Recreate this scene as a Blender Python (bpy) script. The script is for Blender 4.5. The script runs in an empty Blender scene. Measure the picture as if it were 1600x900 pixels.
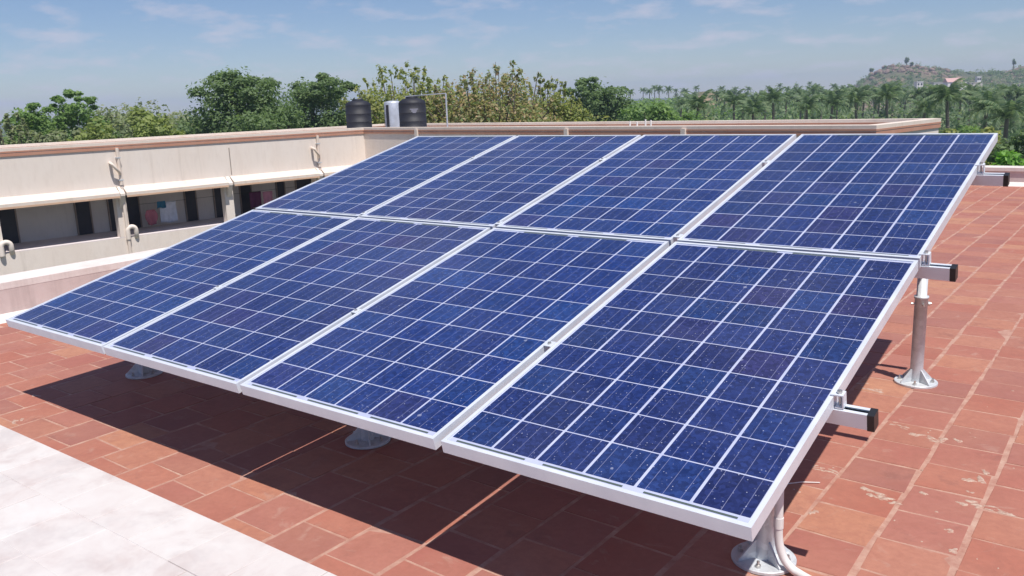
import bpy, math, random
import numpy as np
from mathutils import Matrix, Vector

SC = bpy.context.scene
COL = SC.collection
rad = math.radians

# ------------------------------------------------------------------ camera, sky, sun, exposure
CAM_LOC = (4.74179, -1.82377, 1.48245)
CAM_ROT = (1.35413, 0.03607, 0.649)
F_PX = 1338.92                      # focal length in pixels of a 1600 px wide frame
cam_d = bpy.data.cameras.new("camera")
cam_d.sensor_width = 36.0
cam_d.lens = F_PX / 1600 * 36.0
cam_d.clip_start = 0.05
cam_d.clip_end = 20000
cam = bpy.data.objects.new("camera", cam_d)
COL.objects.link(cam)
cam.location = CAM_LOC
cam.rotation_euler = CAM_ROT
SC.camera = cam

SUN_DIR = Vector((0.42, -0.21, 1.0)).normalized()
sun_d = bpy.data.lights.new("sun", 'SUN')
sun_d.energy = 4.3
sun_d.angle = rad(0.5)
sun_d.color = (1.0, 0.955, 0.89)
sun = bpy.data.objects.new("sun", sun_d)
COL.objects.link(sun)
sun.rotation_euler = SUN_DIR.to_track_quat('Z', 'Y').to_euler()

world = bpy.data.worlds.new("World")
SC.world = world
world.use_nodes = True
wn, wl = world.node_tree.nodes, world.node_tree.links
wn.clear()
w_out = wn.new('ShaderNodeOutputWorld')
w_bg = wn.new('ShaderNodeBackground')
w_sky = wn.new('ShaderNodeTexSky')
w_sky.sky_type = 'NISHITA'
w_sky.sun_disc = False
w_sky.sun_elevation = math.asin(SUN_DIR.z)
w_sky.sun_rotation = math.atan2(SUN_DIR.x, SUN_DIR.y)
w_sky.altitude = 300
w_sky.air_density = 1.0
w_sky.dust_density = 0.1
w_sky.ozone_density = 3.0
w_bg.inputs['Strength'].default_value = 0.069
# faint small fair-weather clouds, laid out on a plane high above (world direction / height)
w_tc = wn.new('ShaderNodeTexCoord')
w_sep = wn.new('ShaderNodeSeparateXYZ')
wl.new(w_tc.outputs['Generated'], w_sep.inputs[0])
w_z = wn.new('ShaderNodeMath'); w_z.operation = 'MAXIMUM'; w_z.inputs[1].default_value = 0.0
wl.new(w_sep.outputs['Z'], w_z.inputs[0])
w_za = wn.new('ShaderNodeMath'); w_za.operation = 'ADD'; w_za.inputs[1].default_value = 0.22
wl.new(w_z.outputs[0], w_za.inputs[0])
w_dx = wn.new('ShaderNodeMath'); w_dx.operation = 'DIVIDE'
w_dy = wn.new('ShaderNodeMath'); w_dy.operation = 'DIVIDE'
wl.new(w_sep.outputs['X'], w_dx.inputs[0]); wl.new(w_za.outputs[0], w_dx.inputs[1])
wl.new(w_sep.outputs['Y'], w_dy.inputs[0]); wl.new(w_za.outputs[0], w_dy.inputs[1])
w_cmb = wn.new('ShaderNodeCombineXYZ')
wl.new(w_dx.outputs[0], w_cmb.inputs[0]); wl.new(w_dy.outputs[0], w_cmb.inputs[1])
w_nz = wn.new('ShaderNodeTexNoise')
w_nz.inputs['Scale'].default_value = 4.4
w_nz.inputs['Detail'].default_value = 5.0
w_nz.inputs['Roughness'].default_value = 0.55
wl.new(w_cmb.outputs[0], w_nz.inputs['Vector'])
w_rmp = wn.new('ShaderNodeValToRGB')
w_rmp.color_ramp.elements[0].position = 0.50
w_rmp.color_ramp.elements[0].color = (0, 0, 0, 1)
w_rmp.color_ramp.elements[1].position = 0.72
w_rmp.color_ramp.elements[1].color = (0.7, 0.7, 0.7, 1)
wl.new(w_nz.outputs['Fac'], w_rmp.inputs[0])
w_mix = wn.new('ShaderNodeMixRGB')
w_mix.inputs['Color2'].default_value = (7.6, 7.5, 8.9, 1)
wl.new(w_rmp.outputs['Color'], w_mix.inputs['Fac'])
w_tint = wn.new('ShaderNodeMixRGB'); w_tint.blend_type = 'MULTIPLY'
w_tint.inputs['Fac'].default_value = 1.0
w_tint.inputs['Color2'].default_value = (0.89, 0.935, 1.13, 1)
wl.new(w_sky.outputs[0], w_tint.inputs['Color1'])
wl.new(w_tint.outputs[0], w_mix.inputs['Color1'])
wl.new(w_mix.outputs[0], w_bg.inputs['Color'])
wl.new(w_bg.outputs[0], w_out.inputs[0])

SC.view_settings.view_transform = 'Standard'
SC.view_settings.look = 'None'
SC.view_settings.exposure = 0.25
SC.view_settings.gamma = 1.0
SC.view_settings.use_curve_mapping = False
SC.cycles.max_bounces = 6
SC.cycles.diffuse_bounces = 3
SC.cycles.volume_bounces = 0

# ------------------------------------------------------------------ helpers
def cam_matrix():
    from mathutils import Euler
    return Euler(CAM_ROT, 'XYZ').to_matrix()
CM = cam_matrix()

def ray(px, py):
    return CM @ Vector(((px - 800) / F_PX, -(py - 450) / F_PX, -1.0))

def at(px, py, dist):
    """point at a horizontal distance along a bearing of the survey"""
    d = ray(px, py)
    d = d / math.hypot(d.x, d.y)
    return Vector(CAM_LOC) + d * dist

def on_z(px, py, z):
    d = ray(px, py)
    t = (z - CAM_LOC[2]) / d.z
    return Vector(CAM_LOC) + d * t

def proj(P):
    q = CM.transposed() @ (Vector(P) - Vector(CAM_LOC))
    if q.z > -0.01:
        return None
    return (800 + F_PX * q.x / -q.z, 450 - F_PX * q.y / -q.z, -q.z)

class MB:
    """collects simple shapes into one mesh"""
    def __init__(self):
        self.v, self.f, self.sm = [], [], []
    def add(self, vs, fs, smooth=False):
        b = len(self.v)
        self.v += [tuple(x) for x in vs]
        self.f += [tuple(i + b for i in f) for f in fs]
        self.sm += [smooth] * len(fs)
    def box(self, lo, hi, mat=None, taper=None):
        x0, y0, z0 = lo; x1, y1, z1 = hi
        vs = [Vector(p) for p in ((x0,y0,z0),(x1,y0,z0),(x1,y1,z0),(x0,y1,z0),(x0,y0,z1),(x1,y0,z1),(x1,y1,z1),(x0,y1,z1))]
        if mat is not None:
            vs = [mat @ v for v in vs]
        self.add(vs, [(0,3,2,1),(4,5,6,7),(0,1,5,4),(1,2,6,5),(2,3,7,6),(3,0,4,7)])
    def bevbox(self, lo, hi, b, mat=None, jit=0.0, rng=None):
        """box whose top edges are chamfered"""
        x0, y0, z0 = lo; x1, y1, z1 = hi
        j = lambda: (rng.uniform(-jit, jit) if rng else 0.0)
        vs = [(x0+j(),y0+j(),z0),(x1+j(),y0+j(),z0),(x1+j(),y1+j(),z0),(x0+j(),y1+j(),z0)]
        c = [(p[0],p[1],z1-b) for p in vs]
        m = [(1,1),(-1,1),(-1,-1),(1,-1)]
        t = [(p[0]+s[0]*b*1.2,p[1]+s[1]*b*1.2,z1+j()*0.3) for p, s in zip(vs, m)]
        P = [Vector(p) for p in vs + c + t]
        if mat is not None:
            P = [mat @ p for p in P]
        fs = [(0,3,2,1)]
        for k in range(4):
            n = (k+1) % 4
            fs += [(k,n,4+n,4+k),(4+k,4+n,8+n,8+k)]
        fs.append((8,9,10,11))
        self.add(P, fs)
    def tube(self, path, r, n=10, caps=True, smooth=True):
        path = [Vector(p) for p in path]
        rs = r if isinstance(r, (list, tuple)) else [r]*len(path)
        rings = []
        ref = None
        for i, p in enumerate(path):
            a = path[max(i-1,0)]; c = path[min(i+1,len(path)-1)]
            t = (c-a).normalized()
            if ref is None:
                ref = Vector((0,0,1)) if abs(t.z) < 0.9 else Vector((1,0,0))
            u = t.cross(ref).normalized(); w = t.cross(u).normalized()
            ref = w.cross(t) if False else ref
            rings.append([p + (u*math.cos(2*math.pi*k/n) + w*math.sin(2*math.pi*k/n))*rs[i] for k in range(n)])
        vs = [q for rg in rings for q in rg]
        fs = []
        for i in range(len(path)-1):
            for k in range(n):
                fs.append((i*n+k, i*n+(k+1)%n, (i+1)*n+(k+1)%n, (i+1)*n+k))
        self.add(vs, fs, smooth)
        if caps:
            self.add(rings[0], [tuple(range(n))]); self.add(rings[-1], [tuple(reversed(range(n)))])
    def lathe(self, prof, n=24, mat=None, smooth=True):
        vs, fs = [], []
        for (r, z) in prof:
            for k in range(n):
                a = 2*math.pi*k/n
                p = Vector((r*math.cos(a), r*math.sin(a), z))
                vs.append(mat @ p if mat is not None else p)
        for i in range(len(prof)-1):
            for k in range(n):
                fs.append((i*n+k, i*n+(k+1)%n, (i+1)*n+(k+1)%n, (i+1)*n+k))
        self.add(vs, fs, smooth)
    def prism(self, poly, d, mat=None):
        """polygon (3-d points) extruded by vector d"""
        n = len(poly); d = Vector(d)
        P = [Vector(p) for p in poly]; P = P + [p + d for p in P]
        if mat is not None:
            P = [mat @ p for p in P]
        fs = [tuple(reversed(range(n))), tuple(range(n, 2*n))]
        fs += [(k, (k+1)%n, n+(k+1)%n, n+k) for k in range(n)]
        self.add(P, fs)
    def mesh(self, name, mat):
        me = bpy.data.meshes.new(name)
        me.from_pydata(self.v, [], self.f)
        if mat: me.materials.append(mat)
        me.polygons.foreach_set('use_smooth', self.sm)
        me.update()
        return me
    def build(self, name, mat, parent=None, loc=None):
        o = bpy.data.objects.new(name, self.mesh(name, mat))
        COL.objects.link(o)
        if parent is not None: o.parent = parent
        if loc is not None: o.location = loc
        return o

def link(name, me, parent=None, matrix=None):
    o = bpy.data.objects.new(name, me)
    COL.objects.link(o)
    if parent is not None: o.parent = parent
    if matrix is not None: o.matrix_local = matrix
    return o

def npmesh(name, V, Q, mat, smooth=False):
    me = bpy.data.meshes.new(name)
    V = np.asarray(V, dtype=np.float32); Q = np.asarray(Q, dtype=np.int32)
    k = Q.shape[1]
    me.vertices.add(len(V)); me.vertices.foreach_set('co', V.ravel())
    me.loops.add(Q.size); me.loops.foreach_set('vertex_index', Q.ravel())
    me.polygons.add(len(Q))
    me.polygons.foreach_set('loop_start', np.arange(0, Q.size, k, dtype=np.int32))
    me.polygons.foreach_set('loop_total', np.full(len(Q), k, dtype=np.int32))
    if smooth: me.polygons.foreach_set('use_smooth', np.ones(len(Q), dtype=bool))
    if mat: me.materials.append(mat)
    me.update(calc_edges=True)
    me.validate()
    return me

def thing(name, label, cat, loc=(0,0,0), rotz=0.0, group=None):
    o = bpy.data.objects.new(name, None)
    o.empty_display_size = 0.2
    COL.objects.link(o)
    o.location = loc; o.rotation_euler = (0,0,rotz)
    return tag(o, label, cat, group)

def tag(o, label, cat, group=None):
    o['label'] = label; o['category'] = cat
    if group: o['group'] = group
    return o

def structure(o):
    o['kind'] = 'structure'
    return o

# ------------------------------------------------------------------ materials
class Mat:
    def __init__(self, name, rough=0.6, metal=0.0, base=(0.5,0.5,0.5)):
        self.m = bpy.data.materials.new(name)
        self.m.use_nodes = True
        self.n = self.m.node_tree.nodes; self.l = self.m.node_tree.links
        self.b = self.n['Principled BSDF']
        self.b.inputs['Base Color'].default_value = (*base, 1)
        self.b.inputs['Roughness'].default_value = rough
        self.b.inputs['Metallic'].default_value = metal
    def new(self, t, **kw):
        nd = self.n.new(t)
        for k, v in kw.items(): setattr(nd, k, v)
        return nd
    def wire(self, a, b): self.l.new(a, b)
    def math(self, op, a, b=None, c=None, clamp=False):
        nd = self.n.new('ShaderNodeMath'); nd.operation = op; nd.use_clamp = clamp
        for i, x in enumerate((a, b, c)):
            if x is None: continue
            if isinstance(x, (int, float)): nd.inputs[i].default_value = x
            else: self.l.new(x, nd.inputs[i])
        return nd.outputs[0]
    def pos(self):
        return self.n.new('ShaderNodeNewGeometry').outputs['Position']
    def obj(self):
        return self.n.new('ShaderNodeTexCoord').outputs['Object']
    def noise(self, vec, scale, detail=3, rough=0.55, out='Fac', dist=0.0):
        nd = self.n.new('ShaderNodeTexNoise')
        nd.inputs['Scale'].default_value = scale; nd.inputs['Detail'].default_value = detail
        nd.inputs['Roughness'].default_value = rough; nd.inputs['Distortion'].default_value = dist
        if vec is not None: self.l.new(vec, nd.inputs['Vector'])
        return nd.outputs[out]
    def voro(self, vec, scale, out='Color', feature='F1'):
        nd = self.n.new('ShaderNodeTexVoronoi'); nd.feature = feature
        nd.inputs['Scale'].default_value = scale
        if vec is not None: self.l.new(vec, nd.inputs['Vector'])
        return nd.outputs[out]
    def ramp(self, fac, *stops):
        nd = self.n.new('ShaderNodeValToRGB')
        cr = nd.color_ramp
        while len(cr.elements) < len(stops): cr.elements.new(0.5)
        for e, (p, c) in zip(cr.elements, stops):
            e.position = p; e.color = (*c, 1) if len(c) == 3 else c
        self.l.new(fac, nd.inputs[0])
        return nd.outputs['Color']
    def mix(self, fac, a, b, mode='MIX'):
        nd = self.n.new('ShaderNodeMixRGB'); nd.blend_type = mode
        for i, x in ((0, fac), (1, a), (2, b)):
            if isinstance(x, (int, float)): nd.inputs[i].default_value = x
            elif isinstance(x, tuple): nd.inputs[i].default_value = (*x, 1)
            else: self.l.new(x, nd.inputs[i])
        return nd.outputs[0]
    def color(self, x): self.l.new(x, self.b.inputs['Base Color'])
    def bump(self, h, strength=0.3, dist=0.01):
        nd = self.n.new('ShaderNodeBump')
        nd.inputs['Strength'].default_value = strength; nd.inputs['Distance'].default_value = dist
        self.l.new(h, nd.inputs['Height']); self.l.new(nd.outputs[0], self.b.inputs['Normal'])
    def rnd(self):
        """random number of the object plus that of the mesh island"""
        a = self.n.new('ShaderNodeObjectInfo').outputs['Random']
        b = self.n.new('ShaderNodeNewGeometry').outputs['Random Per Island']
        s = self.math('ADD', a, b)
        return self.math('FRACT', s)

def plain(name, base, rough=0.6, metal=0.0, var=0.12, scale=6.0, bump=0.0):
    M = Mat(name, rough, metal, base)
    n = M.noise(M.pos(), scale, 4)
    lo = tuple(c*(1-var) for c in base); hi = tuple(min(1, c*(1+var)) for c in base)
    M.color(M.ramp(n, (0.3, lo), (0.7, hi)))
    if bump: M.bump(M.noise(M.pos(), scale*8, 3), bump, 0.01)
    return M.m

# terracotta roof tile
def make_tile_mat():
    M = Mat('terracotta', 0.72)
    P = M.pos(); r = M.rnd()
    base = M.ramp(r, (0.0,(0.335,0.105,0.074)), (0.16,(0.42,0.152,0.102)), (0.32,(0.36,0.125,0.098)), (0.48,(0.46,0.195,0.12)), (0.62,(0.305,0.118,0.10)), (0.78,(0.405,0.16,0.12)), (0.9,(0.49,0.235,0.14)), (1.0,(0.385,0.135,0.096)))
    big = M.noise(P, 2.3, 4, 0.6)
    base = M.mix(M.ramp(big, (0.35,(0,0,0)), (0.7,(0.45,0.45,0.45))), base, (0.47,0.225,0.155))
    md = M.noise(P, 11.0, 5, 0.68, dist=0.8)
    base = M.mix(M.ramp(md, (0.36,(0.38,0.38,0.38)), (0.56,(0,0,0))), base, (0.32,0.12,0.085))
    fine = M.noise(P, 38, 4, 0.6)
    base = M.mix(M.ramp(fine, (0.35,(0.22,0.22,0.22)), (0.65,(0,0,0))), base, (0.25,0.095,0.065))
    # worn, lime dusted spots
    sp = M.noise(P, 9.0, 5, 0.65, dist=0.6)
    base = M.mix(M.ramp(sp, (0.60,(0,0,0)), (0.74,(0.42,0.42,0.42))), base, (0.48,0.32,0.26))
    dk = M.noise(P, 4.1, 5, 0.7)
    base = M.mix(M.ramp(dk, (0.60,(0,0,0)), (0.72,(0.5,0.5,0.5))), base, (0.22,0.095,0.075))
    M.color(base)
    M.bump(M.noise(P, 60, 4), 0.25, 0.004)
    return M.m
M_TILE = make_tile_mat()

def make_grout():
    M = Mat('mortar_joint', 0.9)
    P = M.pos()
    n = M.noise(P, 14, 5, 0.65)
    c = M.ramp(n, (0.32,(0.37,0.175,0.13)), (0.52,(0.455,0.26,0.20)), (0.76,(0.54,0.37,0.29)))
    M.color(c); M.bump(M.noise(P, 70, 4), 0.5, 0.006)
    return M.m
M_GROUT = make_grout()

def make_lime():
    M = Mat('limewash', 0.8)
    P = M.pos()
    n = M.noise(P, 5.0, 6, 0.65, dist=0.4); r = M.rnd()
    c = M.ramp(n, (0.32,(0.54,0.47,0.45)), (0.48,(0.63,0.585,0.565)), (0.7,(0.68,0.66,0.64)))
    c = M.mix(M.math('MULTIPLY', r, 0.25), c, (0.54,0.44,0.42))
    st = M.noise(P, 2.2, 5, 0.7)
    c = M.mix(M.ramp(st, (0.52,(0,0,0)), (0.64,(0.5,0.5,0.5))), c, (0.47,0.425,0.42))
    M.color(c); M.bump(n, 0.3, 0.004)
    return M.m
M_LIME = make_lime()

def make_paint(name, base, stain, scale=1.3, amount=0.5, rough=0.8):
    M = Mat(name, rough)
    P = M.pos()
    mp = M.new('ShaderNodeMapping'); mp.inputs['Scale'].default_value = (1,1,0.35)
    M.wire(P, mp.inputs[0])
    n = M.noise(mp.outputs[0], scale, 6, 0.62)
    n2 = M.noise(mp.outputs[0], scale*6, 5, 0.6)
    c = M.mix(M.ramp(n, (0.42,(0,0,0)), (0.72,(amount,amount,amount))), base, stain)
    c = M.mix(M.ramp(n2, (0.5,(0,0,0)), (0.75,(amount*.5,)*3)), c, tuple(x*0.8 for x in stain))
    m2 = M.new('ShaderNodeMapping'); m2.inputs['Scale'].default_value = (2.6,2.6,0.22)
    M.wire(P, m2.inputs[0])
    sk = M.noise(m2.outputs[0], 1.6, 5, 0.7)
    c = M.mix(M.ramp(sk, (0.56,(0,0,0)), (0.74,(amount*.6,)*3)), c, tuple(x*0.62 for x in stain))
    M.color(c)
    M.bump(M.noise(P, 30, 3), 0.15, 0.01)
    return M.m
M_CREAM = make_paint('cream_wall', (0.82,0.725,0.65), (0.75,0.63,0.54))
M_CREAM2 = make_paint('cream_trim', (0.76,0.66,0.58), (0.68,0.53,0.42))
M_RED = make_paint('red_oxide_band', (0.50,0.24,0.165), (0.58,0.36,0.26), 2.0)
M_GREYWALL = make_paint('corridor_wall', (0.68,0.63,0.60), (0.60,0.55,0.53))
M_FLOORC = make_paint('corridor_floor', (0.74,0.66,0.66), (0.66,0.58,0.58))
M_CAP = make_paint('parapet_cap', (0.76,0.69,0.65), (0.58,0.48,0.43), 3.0)
M_PINKWALL = make_paint('parapet_plaster', (0.64,0.54,0.51), (0.50,0.41,0.38), 2.2, 0.65)
M_DOOR = plain('dark_door', (0.030,0.030,0.042), 0.5)
M_SEAM = plain('drip_stain', (0.30,0.24,0.21), 0.9)

def make_alu():
    M = Mat('anodised_aluminium', 0.42, 0.25, (0.7,0.72,0.78))
    P = M.pos()
    n = M.noise(P, 7, 5, 0.6)
    M.color(M.ramp(n, (0.35,(0.70,0.735,0.80)), (0.65,(0.78,0.81,0.86))))
    rr = M.math('MULTIPLY_ADD', n, 0.25, 0.30)
    M.wire(rr, M.b.inputs['Roughness'])
    return M.m
M_ALU = make_alu()

def make_galv():
    M = Mat('galvanised_steel', 0.5, 0.2, (0.6,0.6,0.6))
    v = M.voro(M.pos(), 45)
    sep = M.new('ShaderNodeSeparateColor'); M.wire(v, sep.inputs[0])
    n = M.noise(M.pos(), 6, 5, 0.65)
    c = M.ramp(sep.outputs[0], (0.0,(0.54,0.57,0.60)), (1.0,(0.66,0.69,0.72)))
    c = M.mix(M.ramp(n, (0.5,(0,0,0)), (0.75,(0.5,0.5,0.5))), c, (0.44,0.43,0.42))
    M.color(c)
    return M.m
M_GALV = make_galv()

def make_sheet():
    M = Mat('white_backsheet', 0.45, 0.0)
    n = M.noise(M.pos(), 12, 4)
    M.color(M.ramp(n, (0.3,(0.43,0.46,0.63)), (0.7,(0.52,0.55,0.71))))
    M.b.inputs['Coat Weight'].default_value = 0.6
    M.b.inputs['Coat Roughness'].default_value = 0.12
    return M.m
M_SHEET = make_sheet()

CELL = 0.1545
def make_cell():
    M = Mat('silicon_cell', 0.30, 0.0)
    O = M.obj(); P = M.pos()
    info = M.new('ShaderNodeObjectInfo')
    r = info.outputs['Random']; tint = info.outputs['Color']
    rr = M.ramp(r, (0.0,(0.011,0.020,0.108)), (0.3,(0.011,0.028,0.150)), (0.6,(0.010,0.024,0.130)), (0.8,(0.011,0.036,0.165)), (1.0,(0.021,0.022,0.115)))
    c = M.mix(1.0, rr, tint, 'MULTIPLY')
    # crystal grains of the poured silicon
    g = M.voro(P, 85)
    sep = M.new('ShaderNodeSeparateColor'); M.wire(g, sep.inputs[0])
    gr = M.ramp(sep.outputs[0], (0.0,(0.62,0.64,0.68)), (0.5,(0.95,0.95,0.95)), (1.0,(1.45,1.40,1.28)))
    c = M.mix(1.0, c, gr, 'MULTIPLY')
    # three silver bus bars and the faint finger lines beside them
    sx = M.new('ShaderNodeSeparateXYZ'); M.wire(O, sx.inputs[0])
    u = M.math('ADD', sx.outputs['X'], CELL*1.5)
    u = M.math('MODULO', u, CELL/3)
    d = M.math('ABSOLUTE', M.math('SUBTRACT', u, CELL/6))
    bar = M.math('LESS_THAN', d, 0.00085)
    wear = M.noise(P, 30, 3)
    bar = M.math('MULTIPLY', bar, M.math('MULTIPLY_ADD', wear, 0.75, 0.0))
    c = M.mix(bar, c, (0.42,0.43,0.62))
    # dust film and dried rain spots
    dust = M.noise(P, 3.2, 6, 0.65)
    c = M.mix(M.ramp(dust, (0.30,(0.0,0.0,0.0)), (0.75,(0.038,0.038,0.038))), c, (0.46,0.48,0.62))
    v = M.n.new('ShaderNodeTexVoronoi'); v.inputs['Scale'].default_value = 80; M.wire(P, v.inputs['Vector'])
    spk = M.math('LESS_THAN', v.outputs['Distance'], 0.15)
    vs = M.new('ShaderNodeSeparateColor'); M.wire(v.outputs['Color'], vs.inputs[0])
    pick = M.math('MULTIPLY', spk, M.math('GREATER_THAN', vs.outputs[1], 0.36))
    c = M.mix(M.math('MULTIPLY', pick, M.math('MULTIPLY', vs.outputs[2], 0.62)), c, (0.55,0.57,0.72))
    v2 = M.n.new('ShaderNodeTexVoronoi'); v2.inputs['Scale'].default_value = 7; M.wire(P, v2.inputs['Vector'])
    nz = M.noise(P, 60, 3)
    d2 = M.math('ADD', v2.outputs['Distance'], M.math('MULTIPLY', nz, 0.12))
    spl = M.math('LESS_THAN', d2, 0.105)
    c = M.mix(M.math('MULTIPLY', spl, 0.30), c, (0.60,0.62,0.72))
    M.color(c)
    M.b.inputs['Specular IOR Level'].default_value = 0.12
    M.b.inputs['Coat Weight'].default_value = 1.0
    M.b.inputs['Coat IOR'].default_value = 1.37
    M.wire(M.math('MULTIPLY_ADD', dust, 0.16, 0.06), M.b.inputs['Coat Roughness'])
    return M.m
M_CELL = make_cell()
M_RIBBON = plain('interconnect_ribbon', (0.10,0.13,0.12), 0.4, 0.2)
M_BLACK = plain('black_plastic', (0.018,0.018,0.02), 0.42)
M_DARKGAP = plain('dark_slot', (0.05,0.075,0.10), 0.45, 0.2)
M_PVC = plain('white_conduit', (0.74,0.72,0.70), 0.35, 0.0, 0.05)
M_TANK = plain('black_tank_plastic', (0.013,0.0135,0.022), 0.62, 0.0, 0.2, 2.0)
M_SILVER = plain('weathered_zinc', (0.52,0.55,0.62), 0.45, 0.35, 0.15, 4.0)
M_BOLT = plain('steel_bolt', (0.55,0.54,0.52), 0.35, 0.8)

def make_foliage(name, cols, trans=0.25):
    M = Mat(name, 0.62)
    r = M.rnd()
    st = [(i/(len(cols)-1), c) for i, c in enumerate(cols)]
    c = M.ramp(r, *st)
    M.color(c)
    M.b.inputs['Specular IOR Level'].default_value = 0.25
    tr = M.new('ShaderNodeBsdfTranslucent')
    tc = M.mix(1.0, c, (1.05*trans/0.35, 1.1*trans/0.35, 0.75*trans/0.35), 'MULTIPLY')
    M.wire(tc, tr.inputs['Color'])
    ad = M.new('ShaderNodeAddShader')
    M.wire(M.b.outputs[0], ad.inputs[0]); M.wire(tr.outputs[0], ad.inputs[1])
    M.wire(ad.outputs[0], M.n['Material Output'].inputs['Surface'])
    return M.m
F_DARK = make_foliage('dark_leaves', [(0.055,0.095,0.036),(0.085,0.125,0.048),(0.11,0.155,0.062),(0.065,0.105,0.052)], 0.36)
F_MID = make_foliage('green_leaves', [(0.07, 0.125, 0.036), (0.1, 0.165, 0.045), (0.135, 0.2, 0.06), (0.075, 0.125, 0.05)], 0.35)
F_LIME = make_foliage('yellow_green_leaves', [(0.11,0.145,0.045),(0.145,0.18,0.055),(0.18,0.205,0.07),(0.115,0.145,0.055)], 0.35)
F_OLIVE = make_foliage('olive_leaves', [(0.10,0.135,0.035),(0.165,0.185,0.05),(0.22,0.215,0.07),(0.11,0.145,0.055)], 0.35)
F_BROWN = make_foliage('drying_leaves', [(0.10,0.13,0.045),(0.17,0.165,0.065),(0.27,0.20,0.11),(0.11,0.15,0.05),(0.30,0.20,0.13),(0.10,0.15,0.065),(0.16,0.19,0.06)], 0.35)
F_DRY = make_foliage('dry_scrub_leaves', [(0.13,0.16,0.085),(0.165,0.185,0.10),(0.11,0.14,0.07),(0.19,0.185,0.125)], 0.38)
F_PALM = make_foliage('palm_leaflets', [(0.045,0.082,0.040),(0.075,0.12,0.055),(0.15,0.19,0.10),(0.052,0.095,0.055)], 0.3)
F_BRIGHT = make_foliage('fresh_leaves', [(0.075, 0.16, 0.03), (0.11, 0.22, 0.04), (0.15, 0.27, 0.06), (0.08, 0.16, 0.036)], 0.35)
M_BARK = plain('bark', (0.14,0.11,0.085), 0.9, 0.0, 0.3, 3.0)
M_PALMBARK = plain('palm_trunk_bark', (0.20,0.17,0.14), 0.9, 0.0, 0.25, 2.0)

# ------------------------------------------------------------------ our roof: slab, terracotta tiles, parapets, kerb
PX, PY, X0 = 0.2487, 0.2385, 1.347          # tile pitch and one joint line
RX0, RX1, RY0, RY1 = -2.086, 7.2, -0.26, 12.43
roof = MB()
roof.box((-2.5,-3.2,-0.4), (7.6,12.8,-0.0016))
roof = structure(roof.build('roof_terrace', M_GROUT))

rng = random.Random(7)
TILT = 0.23683
ca, sa = math.cos(TILT), math.sin(TILT)
ARR = Matrix(((1,0,0,0),(0,ca,-sa,0),(0,sa,ca,0.46),(0,0,0,1)))   # array plane: u, v, normal
ARR_U, ARR_V = 4.032, 3.267
def behind_array(P):
    """does the panel plane stand between the survey camera and this point"""
    c = Vector(CAM_LOC); d = Vector(P) - c
    n = Vector((0,-sa,ca)); o = Vector((0,0,0.46))
    den = n.dot(d)
    if abs(den) < 1e-9: return False
    t = n.dot(o - c)/den
    if not 0 < t < 1: return False
    q = c + d*t - o
    u = q.x; v = q.y*ca + q.z*sa
    return 0 < u < ARR_U and 0 < v < ARR_V

def tile_variant(rng):
    m = MB()
    hx, hy = PX/2 - 0.0088, PY/2 - 0.0058
    m.bevbox((-hx,-hy,-0.010), (hx,hy,0.0), 0.0014, None, 0.0046, rng)
    return m.mesh('tile', M_TILE)
TILE_MESH = [tile_variant(rng) for _ in range(10)]
tiles = []
c0 = math.floor((RX0 - X0)/PX); c1 = math.ceil((RX1 - X0)/PX)
stag = {}
for c in range(c0, c1):
    stag[c] = ((0.5 if c % 2 else 0.0) + rng.uniform(-0.16,0.16)) * PY
stag[10] = 0.903 % PY; stag[11] = 0.995 % PY; stag[12] = 0.915 % PY; stag[9] = 0.976 % PY + 0.03
for c in range(c0, c1):
    x = X0 + (c+0.5)*PX
    k = 0
    y = RY0 - PY + ((stag[c] - (RY0 - PY)) % PY) - PY
    while y < RY1:
        ya, yb = max(y, RY0), min(y+PY, RY1)
        xa, xb = max(x-PX/2, RX0), min(x+PX/2, RX1)
        if yb - ya > 0.03 and xb - xa > 0.03:
            tiles.append((xa, xb, ya, yb))
        y += PY
scored = []
for t in tiles:
    xa, xb, ya, yb = t
    P = (0.5*(xa+xb), 0.5*(ya+yb), 0.0)
    area = 0
    p = proj(P)
    if p and -60 < p[0] < 1660 and -60 < p[1] < 960 and not behind_array(P):
        q = [proj((xa,ya,0)), proj((xb,ya,0)), proj((xb,yb,0)), proj((xa,yb,0))]
        if all(q):
            area = abs(sum(q[i][0]*q[(i+1)%4][1] - q[(i+1)%4][0]*q[i][1] for i in range(4)))/2
    scored.append((area, t))
scored.sort(key=lambda s: -s[0])
for area, (xa, xb, ya, yb) in scored[:300]:
    x, y = 0.5*(xa+xb), 0.5*(ya+yb)
    M4 = (Matrix.Translation((x + rng.uniform(-.002,.002), y, rng.uniform(-0.0003,0.0009)))
          @ Matrix.Rotation(rng.uniform(-0.012,0.012), 4, 'Z') @ Matrix.Rotation(rng.uniform(-0.004,0.004), 4, 'X')
          @ Matrix.Rotation(rng.uniform(-0.004,0.004), 4, 'Y')
          @ Matrix.Diagonal(((xb-xa)/PX, (yb-ya)/PY, 1, 1)))
    link('tile', rng.choice(TILE_MESH), roof, M4)
rest = MB()
for area, (xa, xb, ya, yb) in scored[300:]:
    dz = rng.uniform(-0.0004,0.0008)
    rest.bevbox((xa+0.0088,ya+0.0058,-0.010), (xb-0.0088,yb-0.0062,dz), 0.0014, None, 0.004, rng)
o = rest.build('tile_field', M_TILE, roof); o['kind'] = 'stuff'

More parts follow.
